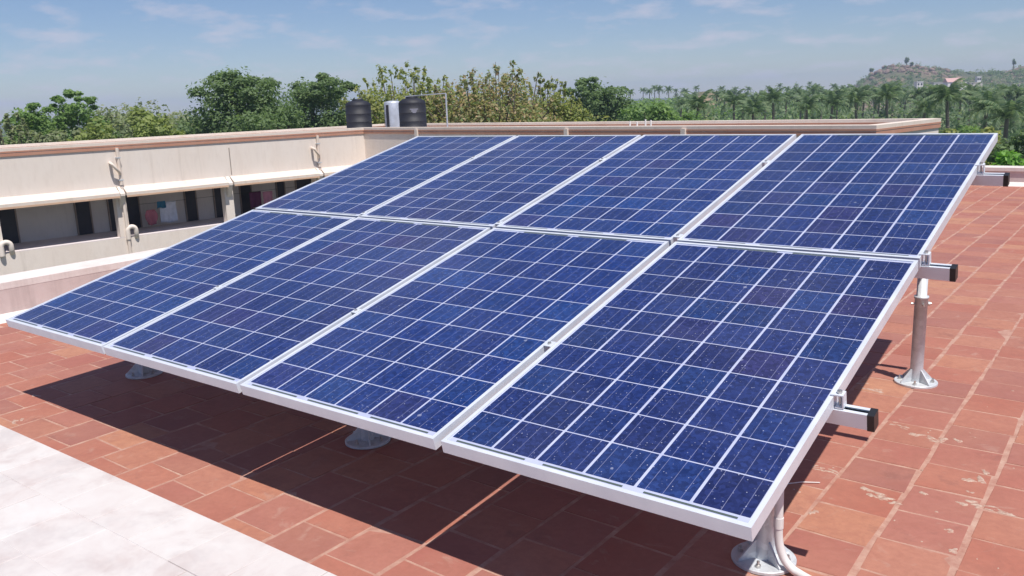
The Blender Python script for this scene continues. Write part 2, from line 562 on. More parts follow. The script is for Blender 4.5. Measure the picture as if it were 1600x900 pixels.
# spilt mortar and lime flecks on the tiles
sp = MB()
def blob(px, py, lx, ly, rot, n=22, h=0.0025):
    c = on_z(px, py, 0.0)
    p2, p3, p5 = rng.uniform(0,6.3), rng.uniform(0,6.3), rng.uniform(0,6.3)
    ring, top = [], []
    for k in range(n):
        a = 2*math.pi*k/n
        r = 1 + 0.26*math.sin(2*a+p2) + 0.20*math.sin(3*a+p3) + 0.12*math.sin(5*a+p5) + rng.uniform(-.06,.06)
        x, y = lx*r*math.cos(a), ly*r*math.sin(a)
        X, Y = x*math.cos(rot)-y*math.sin(rot), x*math.sin(rot)+y*math.cos(rot)
        ring.append((c.x+X, c.y+Y, -0.001)); top.append((c.x+X*0.72, c.y+Y*0.72, h))
    b = [(c.x, c.y, h)]
    sp.add(ring + top + b, [(k, (k+1)%n, n+(k+1)%n, n+k) for k in range(n)] + [(n+k, n+(k+1)%n, 2*n) for k in range(n)], True)
for px, py, lx, ly, rot in [(1350,765,.030,.012,-.3),(1368,771,.035,.011,-.2),(1385,778,.030,.014,.1),(1397,785,.022,.013,0),
        (1290,735,.050,.011,-.1),(1305,739,.030,.009,-.1),(1278,730,.022,.010,.1),
        (1512,750,.022,.020,.5),(1534,748,.014,.035,.4),(1540,740,.010,.030,.5),(1515,768,.016,.010,0),(1508,786,.035,.016,.2),(1528,790,.028,.014,.3),(1440,772,.018,.012,0),
        (1432,679,.040,.018,.2),(1456,683,.030,.014,-.2),(1480,685,.026,.015,.3),(1497,688,.016,.026,.3),(1468,692,.040,.010,.1),(1410,668,.034,.012,0),(1400,661,.022,.009,.2),
        (1366,611,.05,.02,.1),(1352,600,.03,.012,.1),(1480,830,.02,.012,.2),(1490,862,.014,.02,.3),(1580,803,.05,.010,-.2),(1555,795,.03,.008,-.1),
        (1270,800,.014,.02,.2),(30,658,.03,.012,0),(60,620,.03,.012,0.2)]:
    for q in range(3):
        blob(px+rng.uniform(-9,9)*lx/0.03, py+rng.uniform(-3,3), lx*rng.uniform(0.3,0.9), ly*rng.uniform(0.4,1.0), rot+rng.uniform(-.4,.4), 18, rng.uniform(0.0012,0.0019))
for k in range(34):
    px, py = rng.uniform(1200,1600), rng.uniform(560,890)
    s = rng.uniform(0.002,0.0045)
    blob(px, py, s*rng.uniform(1,1.6), s, rng.uniform(0,3), 9, 0.0016)
def make_spill():
    M = Mat('dried_mortar', 0.9)
    n = M.noise(M.pos(), 55, 5, 0.7)
    M.color(M.ramp(n, (0.36,(0.36,0.185,0.14)), (0.5,(0.46,0.315,0.25)), (0.68,(0.55,0.46,0.38))))
    M.bump(n, 0.3, 0.004)
    return M.m
M_SPILL = make_spill()
o = sp.build('mortar_spill', M_SPILL); o['kind'] = 'stuff'

# whitewashed kerb along the near edge of the roof, paved with the same square tiles
kerb = thing('kerb', 'wide whitewashed raised kerb paved with square tiles along the near roof edge', 'kerb', (1.4,-1.0,0))
kb = MB(); kb.box((-2.46-1.4,-3.1+1.0,-0.02), (7.3-1.4,-0.266+1.0,0.0578)); kb.build('kerb_bed', M_LIME, kerb)
km = MB(); km.bevbox((-0.1230,-0.1230,-0.012),(0.1230,0.1230,0.0),0.0015,None,0.0015,rng); KT = km.mesh('paver', M_LIME)
KP = 0.2485
cnt = 0
for j in range(11):
    off = rng.uniform(-0.06,0.06) + (KP/2 if j % 2 else 0)
    for i in range(-8, 30):
        x = -2.3 + off + (i+8)*KP; y = -0.268 - (j+0.5)*KP
        if x > 7.1 or y < -3.0: continue
        p = proj((x, y, 0.06))
        if not (p and -80 < p[0] < 1680 and -80 < p[1] < 990): continue
        link('paver', KT, kerb, Matrix.Translation((x-1.4, y+1.0, 0.06+rng.uniform(-.002,.002))) @ Matrix.Rotation(rng.uniform(-.01,.01),4,'Z') @ Matrix.Rotation(rng.uniform(-.006,.006),4,'X'))

# low parapets at the left and the far edge
pl = thing('parapet_wall', 'low plastered parapet with white cap along the left edge of the tiled roof', 'parapet', (-2.2,4,0))
m = MB(); m.box((-0.20,-7.0,-0.02),(0.114,8.7,0.235)); m.build('wall_body', M_PINKWALL, pl)
m = MB(); m.box((-0.23,-7.03,0.235),(0.1155,8.73,0.285)); m.build('cap', M_CAP, pl)
m = MB(); m.prism([(0.1142,-3.7,-0.01),(0.20,-3.7,-0.01),(0.1142,-3.7,0.055)], (0,12.2,0)); m.build('skirting', M_CAP, pl)
pr = thing('parapet_wall', 'low plastered parapet with white cap along the far edge of the tiled roof', 'parapet', (3,12.6,0))
m = MB(); m.box((-4.8,-0.17,-0.02),(4.6,0.14,0.21)); m.build('wall_body', M_PINKWALL, pr)
m = MB(); m.box((-4.8,-0.19,0.21),(4.6,0.16,0.26)); m.build('cap', M_CAP, pr)
m = MB(); m.prism([(-4.8,-0.1702,-0.01),(-4.8,-0.26,-0.01),(-4.8,-0.1702,0.055)], (9.4,0,0)); m.build('skirting', M_CAP, pr)

# ------------------------------------------------------------------ solar panels
COLS = [(0.0,0.978),(0.995,1.987),(2.011,3.003),(3.035,4.032)]
ROWS = [(0.0,1.6285),(1.6475,3.267)]
FH, FL = 0.042, 0.0135
cell_m = MB()
h = CELL/2
ch = 0.0018
cell_m.add([(-h+ch,-h,0),(h-ch,-h,0),(h,-h+ch,0),(h,h-ch,0),(h-ch,h,0),(-h+ch,h,0),(-h,h-ch,0),(-h,-h+ch,0)]+
           [(-h+ch,-h,-.0005),(h-ch,-h,-.0005),(h,-h+ch,-.0005),(h,h-ch,-.0005),(h-ch,h,-.0005),(-h+ch,h,-.0005),(-h,h-ch,-.0005),(-h,-h+ch,-.0005)],
           [tuple(range(8))]+[(k,8+k,8+(k+1)%8,(k+1)%8) for k in range(8)])
CELL_MESH = cell_m.mesh('solar_cell', M_CELL)
RIB = MB(); RIB.box((-0.13,-0.0035,-0.0005),(0.13,0.0035,0.0005)); RIB_MESH = RIB.mesh('ribbon', M_RIBBON)
TINT = {(0,0):(0.92,1.02,1.0),(1,0):(1.05,0.98,0.95),(2,0):(0.95,1.08,1.05),(3,0):(1.06,0.93,0.86),
        (0,1):(1.05,1.08,1.0),(1,1):(1.18,1.0,0.95),(2,1):(0.98,1.08,1.05),(3,1):(1.08,0.98,0.90)}
PLAB = {(0,0):'blue solar panel at the near left corner of the tilted array, beside the low parapet',
        (1,0):'blue solar panel in the lower row, second from the left parapet side',
        (2,0):'blue solar panel in the lower row, next to the nearest corner panel',
        (3,0):'largest looking dark blue solar panel at the near right corner, above the white conduit',
        (0,1):'hazy blue solar panel at the far left corner of the array, below the water tanks',
        (1,1):'purplish blue solar panel in the upper row, second from the left',
        (2,1):'bright blue solar panel in the upper row, third from the left',
        (3,1):'dark blue solar panel at the far right top corner of the array, before the palms'}
prng = random.Random(21)
for (ci, ri), lab in PLAB.items():
    u0, u1 = COLS[ci]; v0, v1 = ROWS[ri]
    t = thing('solar_panel', lab, 'solar panel', (0,0,0), 0, 'solar panels of the tilted array')
    t.matrix_world = ARR @ Matrix.Translation((u0, v0, 0)) @ Matrix.Rotation(prng.uniform(-.0012,.0012),4,'X') @ Matrix.Rotation(prng.uniform(-.001,.001),4,'Y')
    w, l = u1-u0, v1-v0
    fr = MB()
    b = 0.0012
    fr.box((0,0,-FH),(w,FL,0)); fr.box((0,l-FL,-FH),(w,l,0))
    fr.box((0,FL,-FH),(FL,l-FL,-0.0003)); fr.box((w-FL,FL,-FH),(w,l-FL,-0.0003))
    fr.box((FL,FL,-FH),(FL+0.02,l-FL,-FH+0.002)); fr.box((w-FL-0.02,FL,-FH),(w-FL,l-FL,-FH+0.002))
    fr.build('frame', M_ALU, t)
    bs = MB(); bs.box((FL,FL,-0.009),(w-FL,l-FL,-0.0042)); bs.build('backsheet', M_SHEET, t)
    jb = MB(); jb.box((w/2-.06,l-.22,-0.034),(w/2+.06,l-.11,-0.009)); jb.build('junction_box', M_BLACK, t)
    pu = (w - 2*0.0165 - CELL)/5; pv = 0.1572
    vb = 0.036
    for i in range(6):
        for j in range(10):
            o = link('solar_cell', CELL_MESH, t, Matrix.Translation((0.0165 + CELL/2 + i*pu, vb + CELL/2 + j*pv, -0.0036)) @ Matrix.Diagonal((0.974 if ci == 0 else 0.99,0.984 if ri == 0 else 0.977,1,1)))
            k = prng.uniform(0.9,1.1)
            tn = TINT[(ci,ri)]
            o.color = (tn[0]*k, tn[1]*k, tn[2]*k, 1)
    for i in range(3):
        link('ribbon', RIB_MESH, t, Matrix.Translation((w/2 + (i-1)*pu*2, 0.0245, -0.0036)))
    for i in range(2):
        link('ribbon', RIB_MESH, t, Matrix.Translation((w/2 + (i-0.5)*pu*2, l-0.0185, -0.0036)))

# ------------------------------------------------------------------ mounting frame: rails, posts, clamps
mf = thing('mounting_frame', 'aluminium rails on galvanised pipe posts carrying the tilted solar array', 'mounting frame', (2,1.6,0))
MFI = Matrix.Translation((-2,-1.6,0))
def rail(v, uend):
    r = MB()
    hw, h0, h1 = 0.020, -FH-0.051, -FH-0.001
    def bx(lo, hi): r.box(lo, hi, MFI @ ARR)
    u0 = 0.03; ue = uend - 0.022
    bx((u0,v-hw,h0),(ue,v+hw,h0+0.004))                       # floor
    bx((u0,v-hw,h0+0.004),(ue,v-hw+0.004,h1)); bx((u0,v+hw-0.004,h0+0.004),(ue,v+hw,h1))   # walls
    bx((u0,v-hw+0.004,h1-0.004),(ue,v-hw+0.012,h1)); bx((u0,v+hw-0.012,h1-0.004),(ue,v+hw-0.004,h1))   # lips of the slot
    ro = r.build('rail', M_ALU, mf)
    s = MB(); s.box((u0+0.002,v-hw+0.005,h1-0.016),(ue-0.002,v+hw-0.005,h1-0.010), MFI @ ARR); s.build('slot_lining', M_DARKGAP, ro)
    for e, sg in ((ue, 1), (u0, -1)):
        c = MB(); c.box((min(e,e+sg*0.02),v-hw-0.0015,h0-0.0015),(max(e,e+sg*0.02),v+hw+0.0015,h1+0.0015), MFI @ ARR); c.build('end_cap', M_BLACK, ro)
    return ro
RV = [(0.640,4.148),(1.690,4.153),(2.755,4.163)]
for v, e in RV:
    rail(v, e)
    for side in (1,):
        c = MB()
        X = ARR_U if side else 0.0; sg = 1 if side else -1
        def bx(a, b, l0, l1): c.box((min(X+sg*a,X+sg*b),v-0.015,l0),(max(X+sg*a,X+sg*b),v+0.015,l1), MFI @ ARR)
        bx(-0.009,0.0275,0.0012,0.0050); bx(0.0235,0.0275,-0.040,0.0012); bx(0.002,0.0235,-0.0408,-0.0365)
        co = c.build('end_clamp', M_ALU, mf)
        b = MB(); b.tube([(X+sg*0.0135,v,-0.034),(X+sg*0.0135,v,0.014)], 0.0045, 8); b.tube([(X+sg*0.0135,v,0.0052),(X+sg*0.0135,v,0.013)], 0.008, 6, smooth=False)
        b.v = [tuple(MFI @ ARR @ Vector(p)) for p in b.v]
        b.build('clamp_bolt', M_BOLT, co)
    for k in range(3):
        um = 0.5*(COLS[k][1]+COLS[k+1][0])
        c = MB(); c.box((um-0.016,v-0.018,0.0011),(um+0.016,v+0.018,0.0035), MFI @ ARR); co = c.build('mid_clamp', M_ALU, mf)
        b = MB(); b.tube([(um,v,0.0036),(um,v,0.0095)], 0.007, 6, smooth=False); b.v = [tuple(MFI @ ARR @ Vector(p)) for p in b.v]; b.build('clamp_bolt', M_BOLT, co)

def post(x, y, ztop, first=False):
    T = MFI @ Matrix.Translation((x,y,0))
    zc = ztop*0.44
    p = MB(); p.lathe([(0.0305,0.012),(0.0305,zc),(0.0345,zc),(0.0345,zc+0.012),(0.0245,zc+0.012),(0.0245,ztop)], 20, T)
    po = p.build('post', M_GALV, mf)
    pl_ = MB(); pl_.lathe([(0.0,0.012),(0.100,0.012),(0.102,0.010),(0.102,0.0015),(0.0,0.0015)], 32, T, smooth=False); pl_.build('base_plate', M_GALV, po)
    for k in range(4):
        R = T @ Matrix.Rotation(math.pi/4 + k*math.pi/2 + 0.15, 4, 'Z')
        g = MB(); g.prism([(0.029,-0.003,0.0125),(0.092,-0.003,0.0125),(0.092,-0.003,0.018),(0.034,-0.003,0.075),(0.029,-0.003,0.075)], (0,0.006,0), R); g.build('gusset', M_GALV, po)
        R2 = T @ Matrix.Rotation(k*math.pi/2 + 0.15, 4, 'Z')
        b = MB(); b.lathe([(0.009,0.0125),(0.009,0.021),(0.005,0.0215),(0.005,0.034),(0,0.034)], 6, R2 @ Matrix.Translation((0.076,0,0)), smooth=False); b.build('bolt', M_BOLT, po)
    for a in (0.5, 0.5+math.pi/2):
        d = Vector((math.cos(a), math.sin(a), 0))*0.048
        b = MB(); c = Vector((x,y,zc-0.028)); b.tube([MFI @ (c-d), MFI @ (c+d)], 0.0055, 8); b.tube([MFI @ (c+d*0.65), MFI @ (c+d*0.86)], 0.011, 6, smooth=False); b.build('set_bolt', M_BOLT, po)
    s = MB(); s.box((-0.035,-0.03,ztop),(0.035,0.03,ztop+0.006), T @ Matrix.Rotation(0,4,'Z')); s.build('head_plate', M_GALV, po)
for x in (0.118, 1.985, 3.825):
    for y, v in ((0.645, 0.640), (2.665, 2.755)):
        q = ARR @ Vector((x, v, -FH-0.051))
        post(x, q.y, q.z - 0.010)
# flexible cable conduit running down by the near post and away over the tiles
cd = MB()
path = [(3.884,0.602,0.47),(3.885,0.601,0.36),(3.886,0.600,0.20),(3.887,0.600,0.125),(3.893,0.600,0.085),(3.908,0.600,0.048),(3.933,0.599,0.024),(3.965,0.592,0.0165),(4.02,0.565,0.0165),(4.09,0.50,0.0165),(4.16,0.40,0.0165),(4.22,0.26,0.0165),(4.26,0.08,0.0165),(4.28,-0.24,0.0165)]
def smooth_path(P, n=4):
    P = [Vector(p) for p in P]; out = []
    for i in range(len(P)-1):
        a = P[max(i-1,0)]; b = P[i]; c = P[i+1]; d = P[min(i+2,len(P)-1)]
        for k in range(n):
            t = k/n
            out.append(0.5*((2*b)+(c-a)*t+(2*a-5*b+4*c-d)*t*t+(3*b-a-3*c+d)*t**3))
    return out + [P[-1]]
cdt = thing('conduit_pipe', 'white plastic conduit bending down beside the near post onto the tiles', 'conduit', (3.9,0.6,0))
cd.tube([p - Vector((3.9,0.6,0)) for p in smooth_path(path)], 0.0135, 12)
cd.build('pipe', M_PVC, cdt)
cc = MB(); cc.tube([(-0.0142,0.0002,0.185),(-0.0138,0.0,0.150)], 0.0155, 12); cc.build('coupling', M_PVC, cdt)
# thin offcut of wire on the tiles next to the panel edge
wo = MB(); a = on_z(1222,757,0.004); b_ = on_z(1281,754,0.004); wo.tube([a, (a+b_)/2+Vector((0,0.006,0.004)), b_], 0.002, 6)
tag(wo.build('wire_offcut', M_PVC), 'thin white wire offcut lying on the tiles by the right panel edge', 'wire')

# ------------------------------------------------------------------ the building across the courtyard (left wing and far wing)
AL = rad(8.5)
CORN = Vector((-16.45,18.0,0))
BM = Matrix.Translation(CORN) @ Matrix(((math.cos(AL),-math.sin(AL),0,0),(-math.sin(AL),-math.cos(AL),0,0),(0,0,1,0),(0,0,0,1)))   # (a, b, z) -> world
bld = thing('courtyard_building', 'long cream two winged building with red banded flat roof across the courtyard', 'building', CORN)
def part(name, mat, fn, parent=None):
    m = MB(); fn(m)
    m.v = [tuple((BM @ Vector(p)) - CORN) for p in m.v]
    # the (a,b) frame is mirrored, so turn the faces over
    m.f = [tuple(reversed(f)) for f in m.f]
    return m.build(name, mat, parent or bld)
LB = 21.0            # left wing length along b
RA = 16.86            # far wing length along a
W = 3.2
GZ = -8.6
# upper fascia walls (parapet of the wings) and roof slab
part('parapet_fascia', M_CREAM, lambda m: (m.box((-0.20,0.0,-0.42),(0,LB,0.56)), m.box((-W+0.2,-0.2,-0.42),(RA,0.0,0.56))))
part('parapet_fascia', M_CREAM, lambda m: (m.box((-W,-W,-0.42),(-W+0.2,LB,0.56)), m.box((-W+0.2,-W,-0.42),(RA,-W+0.2,0.56)), m.box((RA-0.2,-W+0.2,-0.42),(RA,-0.2,0.56)), m.box((-W+0.2,LB-0.2,-0.42),(-0.2,LB,0.56))))
part('roof_slab', M_CAP, lambda m: (m.box((-W+0.2,-W+0.2,-0.40),(-0.2,LB-0.2,-0.05)), m.box((-0.2,-W+0.2,-0.40),(RA-0.2,-0.2,-0.052))))
# coping: two red oxide bands with a pale cap
def band(z0, z1, out, inn, matl, name):
    def f(m):
        m.box((-0.2-inn,-0.001+out,z0),(out,LB,z1))                      # left wing, courtyard side
        m.box((-0.2-inn,-0.2-inn,z0),(RA+out,out-0.001,z1))               # far wing, courtyard side
        m.box((-W-out,-W-out,z0),(-W+0.2+inn,LB,z1))                      # outer side of left wing
        m.box((-W+0.2+inn,-W-out,z0),(RA+out,-W+0.2+inn,z1))              # outer side of far wing
        m.box((RA-0.2-inn,-W+0.2+inn,z0),(RA+out,-0.2-inn,z1))            # end
    return part(name, matl, f)
band(0.56,0.632,0.028,0.0,M_RED,'coping_band')
band(0.632,0.648,0.016,0.0,M_CREAM2,'coping_groove')
band(0.648,0.684,0.034,0.01,M_RED,'coping_band')
band(0.684,0.755,0.030,0.03,M_CREAM2,'coping_cap')
# walls below the corridor opening, corridor floor, inner wall
part('lower_wall', M_CREAM, lambda m: (m.box((-0.22,0.0,GZ),(0,LB,-1.80)), m.box((0.0,-0.22,GZ),(RA,0.0,-1.80)), m.box((RA-0.22,-W,GZ),(RA,-0.22,-0.42))))
part('corridor_floor', M_FLOORC, lambda m: (m.box((-1.6,-1.6,-1.95),(-0.22,LB,-1.785)), m.box((-0.22,-1.6,-1.95),(RA-0.22,-0.22,-1.785)), m.box((-0.22,-0.2,-1.80),(0.0,LB,-1.782))))
part('corridor_wall', M_GREYWALL, lambda m: (m.box((-1.75,-1.75,-1.95),(-1.6,LB,-0.40)), m.box((-1.6,-1.75,-1.95),(RA,-1.6,-0.40))))
part('back_wall', M_CREAM, lambda m: (m.box((-W,-W,GZ),(-W+0.2,LB,-0.42)), m.box((-W+0.2,-W,GZ),(RA-0.22,-W+0.2,-0.42)), m.box((-W+0.2,LB-0.2,GZ),(-0.22,LB,-0.42))))
# columns, sunshades, pipes bay by bay
cols_b = [1.85, 4.90, 7.98, 11.05, 14.1, 17.2]
for b in cols_b:
    part('column', M_CREAM, lambda m: m.box((-0.24,b-0.13,-1.78),(-0.003,b+0.13,-0.42)))
    part('bracket', M_CREAM, lambda m: m.prism([(0.0,b-0.06,-0.42),(0.20,b-0.06,-0.60),(0.20,b-0.06,-0.66),(0.0,b-0.06,-1.02)], (0,0.12,0)))
edges = [0.15] + cols_b + [20.5]
for i in range(len(edges)-1):
    b0, b1 = edges[i]+0.09, edges[i+1]-0.09
    part('sunshade', M_CREAM2, lambda m: m.prism([(0.0,b0,-0.42),(0.24,b0,-0.575),(0.24,b0,-0.665),(0.0,b0,-0.60)], (0,b1-b0,0)))
M_ORANGE = make_paint('bounce_lit_edge', (0.66,0.44,0.30), (0.50,0.30,0.20), 3.0)  # warm bounce light under the sunshade lips, painted as an orange strip
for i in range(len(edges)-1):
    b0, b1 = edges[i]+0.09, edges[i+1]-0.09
    part('lip_bounce_strip', M_ORANGE, lambda m: m.box((0.215,b0+0.002,-0.700),(0.243,b1-0.002,-0.650)))
for a in (2.9,6.0,9.1,12.2,15.2):
    part('column', M_CREAM, lambda m: m.box((a-0.13,-0.24,-1.78),(a+0.13,-0.003,-0.42)))
part('sunshade', M_CREAM2, lambda m: m.prism([(0.15,0.0,-0.42),(0.15,0.24,-0.575),(0.15,0.24,-0.665),(0.15,0.0,-0.60)], (RA-0.3,0,0)))
# inner doors and windows of the corridor
for b0, b1, top in [(10.18,11.3,-0.45),(8.30,8.66,-0.5),(7.56,7.78,-0.5),(6.95,7.3,-0.5),(5.23,5.54,-0.5),(4.29,4.62,-0.5),(3.4,3.75,-0.5),(2.21,2.47,-0.5),(1.2,1.75,-0.5),(13.2,13.6,-0.5),(16.0,16.9,-0.5)]:
    d = part('door', M_DOOR, lambda m: m.box((-1.601,b0,-1.78),(-1.565,b1,top)))
    part('door_frame', M_SEAM, lambda m: (m.box((-1.60,b0-0.035,-1.78),(-1.55,b0,top+0.03)), m.box((-1.60,b1,-1.78),(-1.55,b1+0.035,top+0.03))), d)
# rain pipes with hopper spouts, and the rounded pipe bends at floor level
for b in (1.80, 7.93, 14.1):
    p = part('drain_pipe', M_CREAM2, lambda m: m.tube([(0.06,b,0.60),(0.06,b,-0.38)], 0.045, 10))
    part('drain_pipe', M_CREAM2, lambda m: m.tube([(0.05,b,-0.42),(0.05,b,-4.0)], 0.045, 10))
    part('pipe_spout', M_CREAM2, lambda m: m.tube([(0.0,b+0.20,0.22),(0.16,b+0.24,0.22),(0.20,b+0.22,0.18),(0.14,b+0.05,-0.02),(0.06,b,-0.10)], 0.040, 10))
    part('pipe_clamp', M_GALV, lambda m: (m.box((0.0,b-0.055,0.33),(0.11,b+0.055,0.36)), m.box((0.0,b-0.055,-0.26),(0.11,b+0.055,-0.23))), p)
for b in (1.80, 7.93, 11.0, 14.1):
    def bend(m):
        pts = [(0.06,b-0.11+0.11*math.cos(t),-1.62+0.10*math.sin(t)) for t in [math.pi*k/10 for k in range(11)]]
        m.tube([(0.055,b,-1.85)] + pts + [(0.05,b-0.225,-1.70),(0.02,b-0.235,-1.79),(-0.06,b-0.24,-1.83)], 0.062, 12)
    part('pipe_bend', M_CREAM, bend)
part('wall_seam', M_SEAM, lambda m: m.box((0.0,4.74,-0.38),(0.006,4.765,0.40)))
# tall end post on the far corner of the far wing
part('end_pilaster', M_CREAM2, lambda m: m.box((RA-0.12,-0.1,-1.9),(RA+0.02,0.02,0.555)))

def bpt(a, b, z): return BM @ Vector((a,b,z))
# laundry in the corridor
def cloth(name, label, b0, b1, z0, z1, a, col, seed, cat='cloth', round_=False):
    r = random.Random(seed)
    n, k = 14, 9
    vs, fs = [], []
    cen = bpt(a, 0.5*(b0+b1), z0)
    for j in range(k+1):
        for i in range(n+1):
            t = i/n; s = j/k
            b = b0+(b1-b0)*t
            if round_:
                b = 0.5*(b0+b1) + (b-0.5*(b0+b1))*(0.62+0.38*math.sin(math.pi*min(1,s*1.15)))
            z = z1+(z0-z1)*s + 0.02*math.sin(7*t+seed)*s
            da = 0.035*math.sin(9*t+seed)*(0.3+s) + 0.01*r.uniform(-1,1)
            vs.append(bpt(a+da, b, z) - cen)
    for j in range(k):
        for i in range(n):
            q = j*(n+1)+i
            fs.append((q,q+1,q+n+2,q+n+1))
    m = MB(); m.add(vs, fs, True)
    o = m.build(name, plain(name+'_fabric', col, 0.85, 0, 0.12, 8), None, cen)
    md = o.modifiers.new('thickness','SOLIDIFY'); md.thickness = 0.006
    tag(o, label, cat)
cloth('towel', 'round looking pink cloth hung in the corridor of the left wing', 6.66, 7.02, -1.68, -1.24, -1.0, (0.46,0.16,0.20), 1, 'towel', True)
cloth('bed_sheet', 'white bed sheet hung on the corridor line beside the pink cloth', 6.10, 6.58, -1.66, -1.05, -0.98, (0.62,0.64,0.72), 2, 'sheet')
cloth('blue_towel', 'small teal blue cloth folded over the line above the white sheet', 6.42, 6.66, -1.22, -1.02, -0.92, (0.035,0.16,0.27), 3, 'towel')
cloth('dark_cloth', 'maroon cloth hung in the second bay of the corridor', 3.35, 3.75, -1.55, -1.05, -1.0, (0.10,0.02,0.07), 4)
cloth('pink_cloth', 'pale pink cloth hung beside the maroon one', 2.95, 3.3, -1.5, -1.08, -1.0, (0.48,0.22,0.30), 5)
ln = MB(); ln.tube([bpt(-1.0,7.8,-1.04), bpt(-1.0,6.4,-1.06), bpt(-1.0,2.0,-1.03)], 0.005, 5)
tag(ln.build('clothes_line', M_BLACK), 'thin clothes line strung along the corridor of the left wing', 'clothes line')

# water tanks on the corner of the roof
def tank(a, b, label, mark):
    loc = bpt(a, b, -0.05)
    t = thing('water_tank', label, 'water tank', loc, 0, 'black water tanks on the roof corner')
    m = MB(); R = 0.435
    prof = [(0.0,0.10),(R*0.96,0.10),(R,0.13)]
    z = 0.16
    for k in range(5):
        prof += [(R,z),(R,z+0.235),(R-0.002,z+0.243),(R-0.002,z+0.262),(R,z+0.27)]; z += 0.27
    prof += [(R*0.995,z+0.02),(R*0.93,z+0.085),(R*0.70,z+0.15),(R*0.42,z+0.175)]
    m.lathe(prof, 36); m.build('shell', M_TANK, t)
    l = MB(); l.lathe([(R*0.44,z+0.165),(R*0.44,z+0.205),(R*0.40,z+0.225),(0,z+0.235)], 24); l.build('lid', M_TANK, t)
    s = MB(); s.box((-0.5,-0.5,-0.0),(0.5,0.5,0.098)); s.build('plinth', M_CAP, t)
    if mark:
        dv = (Vector(CAM_LOC) - loc); ang = math.atan2(dv.y, dv.x) + 0.12
        e = MB()
        for r0, r1, zz, hh in ((-0.13,0.13,1.34,0.018),(-0.085,0.085,1.29,0.03),(-0.05,0.06,1.245,0.02)):
            n = 6
            vs = []
            for k in range(n+1):
                q = ang + (r0+(r1-r0)*k/n)/R
                vs += [(math.cos(q)*(R+0.003), math.sin(q)*(R+0.003), zz-hh), (math.cos(q)*(R+0.003), math.sin(q)*(R+0.003), zz+hh)]
            e.add(vs, [(2*k,2*k+2,2*k+3,2*k+1) for k in range(n)])
        e.build('emblem', plain('pale_print', (0.22,0.22,0.27), 0.5), t)
tank(-1.40,-0.80,'black plastic water tank with domed lid standing alone at left on the roof corner', False)
tank(1.62,-0.80,'black plastic water tank with pale emblem beside the silver cylinder', True)
loc = bpt(-0.35,-1.5,-0.05)
t = thing('steel_cylinder', 'silver grey cylinder tank with dark pipe standing behind the right black tank', 'cylinder tank', loc)
m = MB(); m.lathe([(0,0.05),(0.29,0.05),(0.30,0.08),(0.30,1.56),(0.28,1.60),(0.15,1.63),(0,1.64)], 28); m.build('shell', M_SILVER, t)
dv = Vector(CAM_LOC) - loc; ang = math.atan2(dv.y, dv.x)
for q in (-0.62,):
    c = Vector((math.cos(ang+q)*0.33, math.sin(ang+q)*0.33, 0))
    m = MB(); m.tube([c+Vector((0,0,0.3)), c+Vector((0,0,1.5))], 0.045, 10); m.build('side_pipe', M_TANK, t)
m = MB(); m.box((-0.33,-0.33,0),(0.33,0.33,0.05)); m.build('plinth', M_CAP, t)
loc = bpt(2.9,-1.15,-0.05)
t = thing('pipe_stand', 'grey pipe standpipe with long level arm reaching over the right tank', 'pipe', loc)
top = bpt(2.9,-1.15,1.74) - loc; e0 = bpt(1.05,-1.0,1.70) - loc
m = MB(); m.tube([(0,0,0),top], 0.026, 10); m.build('riser', M_SILVER, t)
m = MB(); m.tube([top, e0], 0.015, 8); m.build('arm', M_SILVER, t)
m = MB(); m.tube([e0, e0-Vector((0,0,0.10))], 0.017, 8); m.build('outlet', M_SILVER, t)
for i, a in enumerate((9.75,9.98,10.25,10.42)):
    m = MB(); h_ = (0.06,0.04,0.10,0.08)[i]; m.tube([(0,0,0),(0,0,0.4+h_)], 0.022, 8)
    o = m.build('vent_pipe', M_PVC, None, bpt(a,-1.6,0.36))
    tag(o, 'short white vent stub showing above the far roof coping', 'vent pipe', 'row of white vent stubs')
for i, a in enumerate((2.85, 9.0, 12.55)):
    part('coping_bracket', M_CREAM2, lambda m: m.box((a-0.06,0.0,0.40),(a+0.06,0.085,0.70)))

# ------------------------------------------------------------------ ground, hills
def make_ground():
    M = Mat('scrub_ground', 0.95)
    P = M.pos()
    n = M.noise(P, 0.02, 6, 0.6); n2 = M.noise(P, 0.3, 5, 0.6)
    c = M.ramp(n, (0.35,(0.055,0.085,0.03)), (0.55,(0.10,0.11,0.05)), (0.7,(0.21,0.15,0.09)))
    c = M.mix(M.ramp(n2, (0.4,(0,0,0)), (0.7,(0.6,0.6,0.6))), c, (0.05,0.075,0.028))
    M.color(c); M.bump(n2, 0.6, 0.5)
    return M.m
M_GROUND = make_ground()
GS = 1900
g = MB(); g.add([(-GS,-GS,GZ),(GS,-GS,GZ),(GS,GS,GZ),(-GS,GS,GZ)], [(0,1,2,3)])
structure(g.build('ground', M_GROUND))

def make_hill(name, rocky):
    M = Mat(name, 0.95)
    P = M.pos()
    n = M.noise(P, 0.035, 6, 0.65); n2 = M.noise(P, 0.22, 5, 0.65)
    c = M.ramp(n, (0.30,(0.06,0.08,0.035)), (0.46,(0.12,0.115,0.065)), (0.58,rocky), (0.8,tuple(x*1.15 for x in rocky)))
    c = M.mix(M.ramp(n2, (0.45,(0,0,0)), (0.62,(0.7,0.7,0.7))), c, (0.07,0.085,0.04))
    M.color(c); M.bump(n2, 0.8, 1.2)
    return M.m
